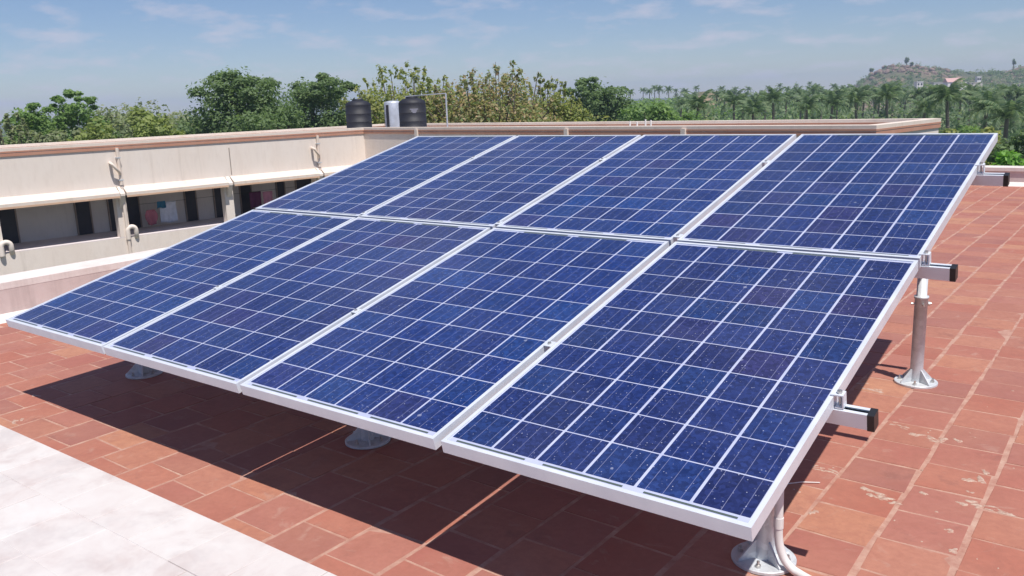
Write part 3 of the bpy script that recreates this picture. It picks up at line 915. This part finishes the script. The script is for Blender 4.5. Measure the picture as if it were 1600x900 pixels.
# survey bearings for the far land
FWD = at(1400,130,1.0) - Vector(CAM_LOC); FWD.z = 0; FWD.normalize()
RGT = Vector((FWD.y,-FWD.x,0))
BASE = Vector((CAM_LOC[0],CAM_LOC[1],0))
def hnoise(x, y, s):
    return (math.sin(x*0.071+s)+math.sin(y*0.083+s*2.1)+math.sin((x+y)*0.047+s*0.7)+0.6*math.sin(x*0.19+1.7*s)+0.6*math.sin(y*0.23-0.6*s)+0.4*math.sin((x-y)*0.41+s))/4.2
def bump_h(l, r, l0, r0, wl_, wr, hgt, p=2.0):
    d = ((l-l0)/wl_)**2 + ((r-r0)/wr)**2
    return hgt*math.exp(-d**(p/2))
def hill_z(l, r):
    z = -1.5
    z += 6.0/(1+math.exp(-(r-400)/55.0))/(1+math.exp(-(l+75)/18.0))
    z += bump_h(l,r,6,690,33,80,13.0,3.0) + bump_h(l,r,-8,690,19,60,5.0,2.6) + bump_h(l,r,52,700,40,70,9.0)
    z += bump_h(l,r,112,720,42,80,16.0,2.4)
    z += 1.5*hnoise(l*1.7, r*0.7, 1.3)
    if z > 10: z += 1.2*hnoise(l*5.1, r*2.0, 4.1)
    return GZ + max(z, -0.6)
def hill_mesh():
    V, Q = [], []
    ls = np.arange(-240, 330, 5.0); rs = np.arange(230, 900, 11.0)
    for r in rs:
        for l in ls:
            p = BASE + FWD*float(r) + RGT*float(l)
            V.append((p.x,p.y,hill_z(float(l),float(r))))
    n = len(ls)
    for i in range(len(rs)-1):
        for j in range(n-1):
            Q.append((i*n+j,i*n+j+1,(i+1)*n+j+1,(i+1)*n+j))
    return npmesh('hills', V, Q, make_hill('hill_scrub_and_rock',(0.27,0.18,0.13)), True)
structure(link('hills', hill_mesh()))

# ------------------------------------------------------------------ foliage
def leaf_cloud(rs, clumps, size, aspect=0.55, upbias=0.75, shell=0.55):
    """clumps: (cx,cy,cz,rx,ry,rz,n) -> arrays of leaf quads spread through the clump volume"""
    Vs = []
    for cx,cy,cz,rx,ry,rz,n in clumps:
        d = rs.normal(size=(n,3)); d /= np.linalg.norm(d,axis=1)[:,None]
        rr = shell + (1-shell)*rs.random(n)**0.8
        inner = rs.random(n) < 0.22
        rr[inner] = rs.random(inner.sum())**0.5
        wob = 1 + 0.22*np.sin(d[:,0]*5+cx)*np.sin(d[:,1]*6+cy) + np.clip(0.14*rs.normal(size=n), -0.25, 0.2)
        P = np.array([cx,cy,cz]) + d*(rr*wob)[:,None]*np.array([rx,ry,rz])
        N = d*0.6 + rs.normal(size=(n,3))*0.6; N[:,2] += upbias
        N /= np.linalg.norm(N,axis=1)[:,None]
        T = np.cross(N, rs.normal(size=(n,3))); T /= np.linalg.norm(T,axis=1)[:,None]
        B = np.cross(N,T)
        s = (size*(0.6+0.8*rs.random(n)))[:,None]
        a = T*s*0.5; b = B*s*0.5*aspect
        Vs.append(np.stack([P-a, P+b+N*s*0.06, P+a, P-b+N*s*0.06], axis=1).reshape(-1,3))
    V = np.concatenate(Vs)
    return V, np.arange(len(V)).reshape(-1,4)

def limbs(m, rs, base, top, targets, r0):
    m.tube(smooth_path([base, base.lerp(top,0.5)+Vector((rs.normal()*0.15,rs.normal()*0.15,0)), top], 4), [r0*(1-0.55*i/8) for i in range(9)], 9)
    for t in targets:
        s = base.lerp(top, rs.uniform(0.55,1.0))
        mid = s.lerp(t,0.5) + Vector((rs.normal()*0.2,rs.normal()*0.2,0.25))
        m.tube(smooth_path([s, mid, t], 3), [r0*0.42*(1-0.75*i/6) for i in range(7)], 6)

GROUPT = 'trees standing behind the building'
def tree(name, label, px, hw, ytop, dist, mat, style, seed, cat='tree', group=GROUPT, base_z=GZ, n=5200, size=0.30, low=0.42):
    rs = np.random.RandomState(seed)
    top = at(px, ytop, dist)
    base = Vector((top.x, top.y, base_z))
    H = top.z - base_z
    w = hw*dist/F_PX
    t = thing(name, label, cat, base, 0, group)
    z0 = H*low
    hc = (H - z0)/2; zc = z0 + hc
    clumps = []; k = 0
    if style == 'dense':
        nc = 30
        for i in range(nc):
            d = rs.normal(size=3); d /= np.linalg.norm(d); d[2] = d[2]*0.8+0.12
            q = 0.45+0.33*rs.random()
            r = w*(0.24+0.16*rs.random())
            clumps.append((d[0]*w*q, d[1]*w*q, min(zc+d[2]*hc*q*1.1, H-r*0.80), r*1.1, r*1.1, r*0.74, n//nc))
        clumps.append((0,0,zc,w*0.62,w*0.62,hc*0.72,n//4))
        for i in range(14):
            a = rs.random()*6.28; q = rs.random()**0.5*0.75
            zt = zc + hc*math.sqrt(max(0,1-q*q))*rs.uniform(0.92,1.0) - 0.10*w
            r = w*(0.09+0.08*rs.random())
            clumps.append((math.cos(a)*w*q, math.sin(a)*w*q, min(zt,H-r*0.6), r*1.25, r*1.25, r*0.62, n//70))
    elif style == 'bush':
        nc = 24
        for i in range(nc):
            a = rs.random()*6.28; q = rs.random()**0.5*0.8
            r = w*(0.20+0.16*rs.random())
            z = z0 + (H-z0-r*0.8)*(1-0.35*q*q)*rs.uniform(0.45,1.0)
            clumps.append((math.cos(a)*w*q, math.sin(a)*w*q, z, r, r, r*0.85, n//nc))
        clumps.append((0,0,z0+hc*0.7,w*0.7,w*0.7,hc*0.75,n//4))
    elif style == 'sparse':
        nc = 44
        for i in range(nc):
            a = rs.random()*6.28; q = rs.random()**0.5*0.9
            r = w*(0.14+0.12*rs.random())
            z = z0 + (H*0.95-z0-r)*(1-0.42*q*q)*rs.uniform(0.25,0.98)
            clumps.append((math.cos(a)*w*q, math.sin(a)*w*q, z, r, r, r*1.1, n//nc))
        clumps.append((0,0,z0+hc*0.7,w*0.8,w*0.8,hc*0.8,n//2))
        for i in range(46):
            a = rs.random()*6.28; q = rs.random()**0.5*0.98
            zt = z0 + (H-z0)*(1-0.36*q*q)*rs.uniform(0.86,1.0)
            r = w*(0.018+0.024*rs.random())
            for s_ in range(2):
                clumps.append((math.cos(a)*w*q+rs.normal()*r, math.sin(a)*w*q+rs.normal()*r, zt-r*1.4-s_*r*3.0, r, r, r*1.5, 16))
    V, Q = leaf_cloud(rs, clumps, size)
    link('crown', npmesh('crown', V, Q, mat), t)
    m = MB()
    tg = [Vector(c[:3]) for c in clumps[:10]]
    limbs(m, rs, Vector((0,0,0)), Vector((0,0,zc*0.95)), tg, max(0.10,0.035*H))
    if style == 'sparse':
        for c in clumps[nc+1::3]:
            m.tube([Vector((c[0]*0.8,c[1]*0.8,zc)), Vector((c[0],c[1],c[2]+c[5]))], [0.05,0.012], 5)
    m.build('trunk', M_BARK, t)
    return t

tree('dry_shrub','grey brown half bare scrub at the far left behind the wing',14,48,165,52,F_DRY,'sparse',1,'shrub',None,size=0.26,n=2600)
tree('broadleaf_tree','small dark green tree at the far left with ragged top',48,46,155,58,F_MID,'dense',2,n=7000,size=0.22)
tree('broadleaf_tree','mid green tree with twin rounded tops left of the yellow green bush',110,48,136,62,F_MID,'dense',3,n=7500,size=0.22)
tree('dry_shrub','brownish dry shrub in front of the twin topped tree',105,42,184,50,F_DRY,'bush',4,'shrub',None,n=2600,size=0.24)
tree('leafy_bush','bright yellow green bush at left just behind the roof coping',200,76,160,44,F_LIME,'bush',5,'bush',None,n=8500,size=0.24)
tree('broadleaf_tree','grey green low tree behind the yellow green bush',225,90,150,75,F_DRY,'bush',6,n=6500,size=0.34)
tree('broadleaf_tree','mid green low tree filling the gap before the big dark tree',280,60,154,60,F_DARK,'bush',16,n=3200,size=0.28)
tree('shade_tree','large dark green spreading tree, the tallest at left',375,92,105,58,F_DARK,'dense',7,n=16000,size=0.22)
tree('shade_tree','dark green tree between the largest tree and the left tank',500,72,110,64,F_DARK,'dense',8,n=12000,size=0.23)
tree('shade_tree','low dark green tree hiding the trunks beside the left tank',440,72,146,52,F_DARK,'bush',18,n=6500,size=0.22)
tree('olive_tree','olive yellow tree with wispy upright twigs behind the tanks',635,108,84,54,F_OLIVE,'sparse',9,n=14000,size=0.22)
tree('olive_tree','tall drying tree with brown tinged leaves right of the pipe stand',765,118,83,50,F_BROWN,'sparse',10,n=18000,size=0.21)
tree('olive_tree','lower drying tree leaning out beside the dark round tree',850,72,110,56,F_OLIVE,'sparse',11,n=9000,size=0.22)
tree('round_tree','compact dark blue green round tree in the middle distance',928,58,116,78,F_DARK,'dense',12,n=10000,size=0.28)
tree('leafy_bush','fresh green bushy tree right of the dark round tree',1015,60,150,70,F_MID,'bush',13,'bush',None,n=4200,size=0.32)
tree('leafy_bush','dull olive scrub at the foot of the dark round tree',960,70,166,60,F_OLIVE,'bush',14,'bush',None,n=3600,size=0.28)
tree('leafy_bush','green bushy tree below the bare earth mound',1065,46,158,74,F_MID,'bush',15,'bush',None,n=3600,size=0.32)
tree('leafy_bush','bright fresh green bush beyond the far roof parapet at the right edge',1590,60,203,26,F_BRIGHT,'bush',17,'bush',None,n=5200,size=0.16,low=0.30)
tree('leafy_bush','dull green bush at right behind the bright one',1530,60,196,44,F_OLIVE,'bush',19,'bush',None,n=3400,size=0.24)

tree('leafy_bush','green leafy bush under the rightmost palm above the bright bush',1500,56,188,52,F_MID,'bush',23,'bush',None,n=4600,size=0.24)
tree('leafy_bush','dull green thicket at the right edge over the bright bush',1600,50,190,40,F_DARK,'bush',24,'bush',None,n=4600,size=0.22)
tree('leafy_bush','olive thicket just right of the end of the far wing',1475,40,184,60,F_OLIVE,'bush',25,'bush',None,n=3600,size=0.26)

# coconut palms
def frond_mesh(seed, n_leaf, L=3.3, width=0.62, droop=1.0):
    rs = np.random.RandomState(seed)
    V, Q = [], []
    def quad(a,b,c,d):
        k = len(V); V.extend([a,b,c,d]); Q.append((k,k+1,k+2,k+3))
    pts = []
    ang0 = rad(58)
    x, z = 0.0, 0.0
    N = 12
    for i in range(N+1):
        pts.append(Vector((x,0,z)))
        a = ang0 - droop*rad(112)*(i/N)**1.25
        x += math.cos(a)*L/N; z += math.sin(a)*L/N
    for i in range(N):
        w0 = 0.045*(1-i/N)+0.008; w1 = 0.045*(1-(i+1)/N)+0.008
        quad(pts[i]+Vector((0,-w0,0)), pts[i]+Vector((0,w0,0)), pts[i+1]+Vector((0,w1,0)), pts[i+1]+Vector((0,-w1,0)))
    for i in range(n_leaf):
        t = 0.12 + 0.88*(i+0.5)/n_leaf
        q = t*N; k = min(int(q), N-1); p = pts[k].lerp(pts[k+1], q-k)
        tan = (pts[k+1]-pts[k]).normalized()
        ll = width*(0.55+0.75*math.sin(math.pi*min(1,t*0.86+0.08)))*rs.uniform(0.85,1.1)
        for sg in (-1,1):
            dirv = (tan*0.55 + Vector((0,sg*0.85,0)) + Vector((0,0,-0.42-0.25*rs.rand()))).normalized()
            wv = tan*(L/n_leaf*0.36)
            tip = p + dirv*ll + Vector((0,0,-0.10*ll))
            quad(p-wv, p+wv, p+dirv*ll*0.6+wv*0.8, tip)
    return [tuple(v) for v in V], Q
fr_near = []
for s, dr in ((1,0.75),(2,1.0),(3,1.3)):
    V, Q = frond_mesh(s, 20, droop=dr)
    fr_near.append(npmesh('frond', V, Q, F_PALM))
def frond_set(rs, n):
    out = []
    for i in range(n):
        az = i*2.399963 + rs.uniform(-0.3,0.3)
        lev = i/n
        pitch = rad(-30 + 72*lev + rs.uniform(-8,8))       # raises (negative) or drops the frond
        k = 0 if lev < 0.35 else (1 if lev < 0.7 else 2)
        out.append((Matrix.Rotation(az,4,'Z') @ Matrix.Rotation(pitch,4,'Y') @ Matrix.Scale(rs.uniform(0.85,1.1),4), k))
    return out
def palm_trunk(rs, H):
    m = MB()
    ox, oy = rs.normal()*0.5, rs.normal()*0.5
    path = smooth_path([(ox,oy,0),(ox*0.4,oy*0.4,H*0.5),(0,0,H)], 6)
    m.tube(path, [0.20-0.075*i/(len(path)-1) for i in range(len(path))], 8)
    return m
def crown_joined(seed, nl):
    rs = np.random.RandomState(seed)
    VV, QQ = [], []
    src = [frond_mesh(30+k, nl, droop=d) for k, d in ((1,0.75),(2,1.0),(3,1.3))]
    for M4, k in frond_set(rs, 19):
        b = len(VV)
        V, Q = src[k]
        VV += [tuple(M4 @ Vector(v)) for v in V]; QQ += [tuple(i+b for i in q) for q in Q]
    return npmesh('crown', VV, QQ, F_PALM)
crowns_mid = [crown_joined(50+k, 9) for k in range(4)]
crowns_far = [crown_joined(70+k, 6) for k in range(3)]
trunks = {}
def palm(px, ycrown, dist, kind, seed, label, group='coconut palms of the grove', scale=0.68, base_z=None):
    rs = np.random.RandomState(seed)
    c = at(px, ycrown, dist)
    gz = GZ if base_z is None else base_z
    H = max(2.0, c.z - gz)
    t = thing('coconut_palm', label, 'palm tree', (c.x,c.y,gz), 0, group)
    if kind == 'near':
        t.rotation_euler = (rs.normal()*0.035, rs.normal()*0.035, 0)
        palm_trunk(rs, H).build('trunk', M_PALMBARK, t)
        for M4, k in frond_set(rs, 21):
            link('frond', fr_near[k], t, Matrix.Translation((0,0,H)) @ Matrix.Scale(scale,4) @ M4)
    else:
        key = ('t', int(seed) % 5)
        if key not in trunks: trunks[key] = palm_trunk(rs, 10.0).mesh('trunk', M_PALMBARK)
        link('trunk', trunks[key], t, Matrix.Diagonal((1,1,H/10.0,1)))
        src = crowns_mid if kind == 'mid' else crowns_far
        link('crown', src[int(seed) % len(src)], t, Matrix.Translation((0,0,H)) @ Matrix.Rotation(rs.uniform(0,6.28),4,'Z') @ Matrix.Scale(scale*rs.uniform(0.7,1.2),4))
NEARP = [(1300,166,98,'coconut palm with pale midribs left of centre of the grove front row'),
         (1345,160,104,'coconut palm with star shaped crown in front of the hill'),
         (1208,160,100,'coconut palm with wide star crown left of the front row'),
         (1255,172,92,'coconut palm low behind the far coping with drooping pale fronds'),
         (1150,164,96,'coconut palm nearest the bare earth mound'),
         (1092,170,84,'leftmost coconut palm, upright fronds beside the green bush'),
         (1395,155,98,'dark coconut palm whose crown stands clear below the white house'),
         (1490,158,78,'tall dark coconut palm with upright brush like fronds at right'),
         (1440,176,86,'coconut palm with grey hanging fronds left of the tall dark one'),
         (1570,186,66,'coconut palm at the right edge with wide flat crown'),
         (1535,176,74,'coconut palm behind the wide flat one at right'),
         (1180,178,84,'coconut palm half hidden behind the coping left of the star crown')]
for i, (px, y, d, lab) in enumerate(NEARP):
    palm(px, y, d, 'near', 300+i, lab)
prs = np.random.RandomState(99)
def hill_base(px, dist):
    p = at(px, 140, dist) - BASE
    r, l = p.dot(FWD), p.dot(RGT)
    return hill_z(l, r) if (230 < r < 890 and -240 < l < 325) else GZ
n_p = 0
ROWLAB = {135:('mid sized coconut palm just behind the front row of the grove','coconut palms just behind the front row'),
          185:('coconut palm deeper in the grove, half hidden by nearer crowns','coconut palms deep in the grove'),
          250:('small distant coconut palm crown rising over the middle of the grove','distant coconut palms'),
          330:('tiny coconut palm crown on the skyline of the grove','coconut palms on the grove skyline'),
          420:('tiniest coconut palm crown on the hazy skyline behind the grove','hazy coconut palms farthest off')}
for dist, cnt, ya, yb in ((135,25,152,162),(185,30,146,155),(250,30,140,149),(330,30,136,144),(420,26,133,140)):
    for k in range(cnt):
        px = 1050 + (1620-1050)*(k+prs.uniform(0.1,0.9))/cnt
        if dist < 260 and 1085 < px < 1130 and prs.rand() < 0.7: continue
        hy = 134 - 0.0375*(px-1400)
        lift = -3 if px < 1200 else 0
        y = hy + (prs.uniform(ya-3,yb+3) - 138)*0.95 - lift
        if px > 1310:
            if dist > 400: continue
            y = max(y, prs.uniform(143,159))
        bz = hill_base(px, dist)
        c = at(px, y, dist)
        if c.z - bz < 5: y = y - (5-(c.z-bz))*F_PX/dist
        palm(px, y, dist, 'mid' if dist < 240 else 'far', 400+n_p, *ROWLAB[dist])
        n_p += 1
for px, y, dist in ((985,146,300),(1005,143,320),(1023,139,300),(1030,142,290),(1045,142,310),(1056,143,330),(1088,139,340),(1127,141,350),(1148,142,340),(1015,145,280),(1070,146,300)):
    palm(px, y, dist, 'far', 600+n_p, 'small far coconut palm on the skyline left of the grove', 'skyline palms'); n_p += 1

# undergrowth, hillside scrub: uncountable
def scatter(name, spots, mat, size, per, seed):
    rs = np.random.RandomState(seed)
    V, Q = leaf_cloud(rs, [(x,y,z,r,r,r*0.8,per) for x,y,z,r in spots], size)
    o = link(name, npmesh(name, V, Q, mat)); o['kind'] = 'stuff'
rs = np.random.RandomState(5)
spots = []
for k in range(230):
    px = rs.uniform(1000,1680); d = rs.uniform(95,330)
    z = hill_base(px, d) ; p = at(px,150,d); r = rs.uniform(2.0,4.2)
    spots.append((p.x,p.y,z+r*rs.uniform(0.5,1.25),r))
scatter('undergrowth', spots, F_DRY, 0.75, 60, 6)
spots = []
for k in range(260):
    px = rs.uniform(1040,1680); d = rs.uniform(80,220)
    p = at(px,150,d); r = rs.uniform(1.8,3.8)
    spots.append((p.x,p.y,rs.uniform(max(GZ,-7.0),-2.2) if d < 150 else hill_base(px,d)+r*rs.uniform(0.6,2.4),r*0.8))
for k in range(420):
    px = rs.uniform(1680,3200); d = rs.uniform(60,330)
    p = at(px,150,d); r = rs.uniform(2.0,4.2)
    spots.append((p.x,p.y,GZ+r*rs.uniform(0.5,1.8),r))
scatter('undergrowth', spots, F_PALM, 0.6, 80, 8)
spots = []
for k in range(900):
    l = rs.uniform(-110,210); r_ = rs.uniform(330,760)
    z = hill_z(l, r_)
    if z > 7.5 and rs.rand() < 0.4: continue
    p = BASE + FWD*r_ + RGT*l; r = rs.uniform(1.2,3.4) if z < 6 else rs.uniform(0.8,1.7)
    spots.append((p.x,p.y,z+r*0.5,r))
scatter('hillside_scrub', spots, F_DRY, 1.1, 26, 9)
spots = []
for k in range(1100):
    l = rs.uniform(-75,130); r_ = rs.uniform(585,700)
    z = hill_z(l, r_)
    if z > 9.0 and rs.rand() < 0.75: continue
    p = BASE + FWD*r_ + RGT*l; r = rs.uniform(0.9,2.0)
    spots.append((p.x,p.y,z+r*0.3,r))
for k in range(420):
    l = rs.uniform(-110,210); r_ = rs.uniform(380,760)
    z = hill_z(l, r_)
    if z > 4 and rs.rand() < 0.8: continue
    p = BASE + FWD*r_ + RGT*l; r = rs.uniform(1.6,3.6)
    spots.append((p.x,p.y,z+r*0.6,r))
scatter('hillside_scrub', spots, F_DARK, 1.1, 30, 10)
# a far wood closing the horizon at the left and in the middle
spots = []
for k in range(420):
    px = rs.uniform(-260,1060); d = rs.uniform(90,420)
    p = at(px,150,d); r = rs.uniform(2.4,4.6)
    spots.append((p.x,p.y,min(GZ+r*rs.uniform(0.6,2.0), -1.2-r*0.9),r))
scatter('far_wood', spots, F_DARK, 0.9, 60, 11)
spots = []
for k in range(170):
    px = rs.uniform(955,1330); d = rs.uniform(130,300)
    p = at(px,150,d); r = rs.uniform(2.0,3.6)
    spots.append((p.x,p.y,rs.uniform(GZ+1,-1.6),r))
for k in range(90):
    px = rs.uniform(955,1085); d = rs.uniform(200,300)
    p = at(px,150,d); r = rs.uniform(1.6,2.8)
    spots.append((p.x,p.y,rs.uniform(-4.5,-0.9),r))
scatter('far_wood', spots, F_MID, 0.8, 60, 13)
# bare earth mound
m = MB()
c = at(1105,152,300); 
vs, fs = [], []
n, k = 28, 8
for j in range(k+1):
    q = j/k
    for i in range(n):
        a = 2*math.pi*i/n
        rr = 15.0*(1-q)**0.8*(1+0.10*math.sin(3*a+1)+0.06*math.sin(7*a))
        vs.append((rr*math.cos(a), rr*math.sin(a), (10.2+1.0)*math.sin(q*math.pi/2)**0.9*(1+0.02*math.sin(5*a))-1.0))
for j in range(k):
    for i in range(n):
        fs.append((j*n+i,j*n+(i+1)%n,(j+1)*n+(i+1)%n,(j+1)*n+i))
m.add(vs, fs, True)
structure(m.build('earth_mound', make_hill('bare_earth',(0.42,0.27,0.19)), None, (c.x,c.y,GZ)))

# rocks on the crest of the hill
rs2 = random.Random(12)
rk = MB()
for k in range(120):
    l = rs2.uniform(-24,34); r_ = rs2.uniform(640,700)
    z = hill_z(l, r_)
    if z < 5: continue
    p = BASE + FWD*r_ + RGT*l
    s = rs2.uniform(0.7,2.3)
    M4 = Matrix.Translation((p.x,p.y,z+s*0.15)) @ Matrix.Rotation(rs2.uniform(0,6.28),4,'Z') @ Matrix.Rotation(rs2.uniform(-.5,.5),4,'X')
    prof = [(0.0,-s*0.7),(s*0.8,-s*0.45),(s*rs2.uniform(0.8,1.1),0),(s*rs2.uniform(0.5,0.8),s*0.5),(0.0,s*0.75)]
    rk.lathe(prof, 7, M4, smooth=False)
o = rk.build('hill_rocks', plain('hill_rock', (0.22,0.155,0.125), 0.9, 0, 0.3, 0.5)); o['kind'] = 'stuff'
# single trees standing on the skyline of the hills
def crest_tree(px, ytop, dist, w, label, seed):
    p = at(px, ytop, dist) ; gz = hill_base(px, dist)
    q = p - BASE
    rs = np.random.RandomState(seed)
    H = max(p.z - gz, 3.0)
    t = thing('crest_tree', label, 'tree', (p.x,p.y,gz), 0, 'lone trees on the hill crest')
    cl = [(rs.normal()*w*0.35,rs.normal()*w*0.35,H*0.72+rs.normal()*H*0.08,w*0.5,w*0.5,H*0.2,50) for _ in range(7)]
    V, Q = leaf_cloud(rs, cl, 0.9); link('crown', npmesh('crown', V, Q, F_DARK), t)
    m = MB(); m.tube([(0,0,-1),(0,0,H*0.8)], [0.35,0.12], 7); m.build('trunk', M_BARK, t)
crest_tree(1417,89,690,1.7,'dark lone tree on the rocky top of the hill',1)
crest_tree(1585,93,715,1.5,'dark lone tree on the red ridge at the right edge',2)
crest_tree(1362,106,690,1.5,'small dark tree on the left shoulder of the rocky hill',3)
crest_tree(1425,97,680,1.6,'low dark bushy tree just right of the hilltop tree',4)

# houses on the slope
def house(px, ybot, dist, w, d, hgt, label, roofcol, wallcol, pitched=False):
    p = at(px, ybot, dist)
    ang = math.atan2(FWD.y, FWD.x) - math.pi/2 + 0.35
    t = thing('village_house', label, 'house', p, ang, 'houses on the hillside')
    m = MB(); m.box((-w/2,-d/2,-6.0),(w/2,d/2,hgt)); m.build('wall', plain('house_wall', wallcol, 0.8), t)
    m = MB()
    if pitched:
        m.prism([(-w/2-.3,-d/2-.3,hgt),(-w/2-.3,d/2+.3,hgt),(-w/2-.3,0,hgt+d*0.36)], (w+.6,0,0))
    else:
        m.box((-w/2-.15,-d/2-.15,hgt+.002),(w/2+.15,d/2+.15,hgt+0.3))
    m.build('roof', plain('house_roof', roofcol, 0.8), t)
    for x in (-w*0.25, w*0.25):
        m = MB(); m.box((x-0.45,-d/2-0.05,hgt*0.35),(x+0.45,-d/2+0.02,hgt*0.75)); m.build('window', M_DOOR, t)
WHT = (0.78,0.76,0.74)
house(1435,136,520,3.2,4.0,2.6,'small bright white house left of the pink roofed one',WHT,WHT)
house(1416,144,480,2.4,3.0,1.6,'tiny white house lowest on the slope',WHT,WHT)
house(1466,136,540,7.0,5.0,2.3,'long pale grey house beside the pink roofed house',(0.5,0.5,0.47),(0.55,0.54,0.50))
house(1488,136,530,7.5,6.0,2.6,'house with pale pink pitched roof on the hillside',(0.58,0.36,0.33),WHT,True)
house(1500,136,525,4.0,5.0,2.2,'white house touching the pink roofed house on its right',WHT,WHT)
house(1528,128,560,2.2,2.6,2.8,'narrow white house highest on the slope',WHT,WHT)
house(1522,133,545,7.0,4.0,1.2,'low cream house below the narrow white one',(0.55,0.5,0.42),(0.6,0.55,0.48))
house(1586,136,520,3.0,3.0,1.5,'small cream house at the right edge of the slope',(0.6,0.55,0.5),(0.62,0.56,0.5))

# ------------------------------------------------------------------ air
hz = MB(); hz.box((-2100,-2100,GZ-1.2),(2100,2100,34))
hm = bpy.data.materials.new('haze_air'); hm.use_nodes = True
hn = hm.node_tree.nodes; hn.clear()
ho = hn.new('ShaderNodeOutputMaterial'); hv = hn.new('ShaderNodeVolumePrincipled')
hv.inputs['Color'].default_value = (0.62,0.76,1.0,1)
hv.inputs['Density'].default_value = 0.00045
hm.node_tree.links.new(hv.outputs[0], ho.inputs['Volume'])
hzo = hz.build('haze', hm); hzo['kind'] = 'stuff'
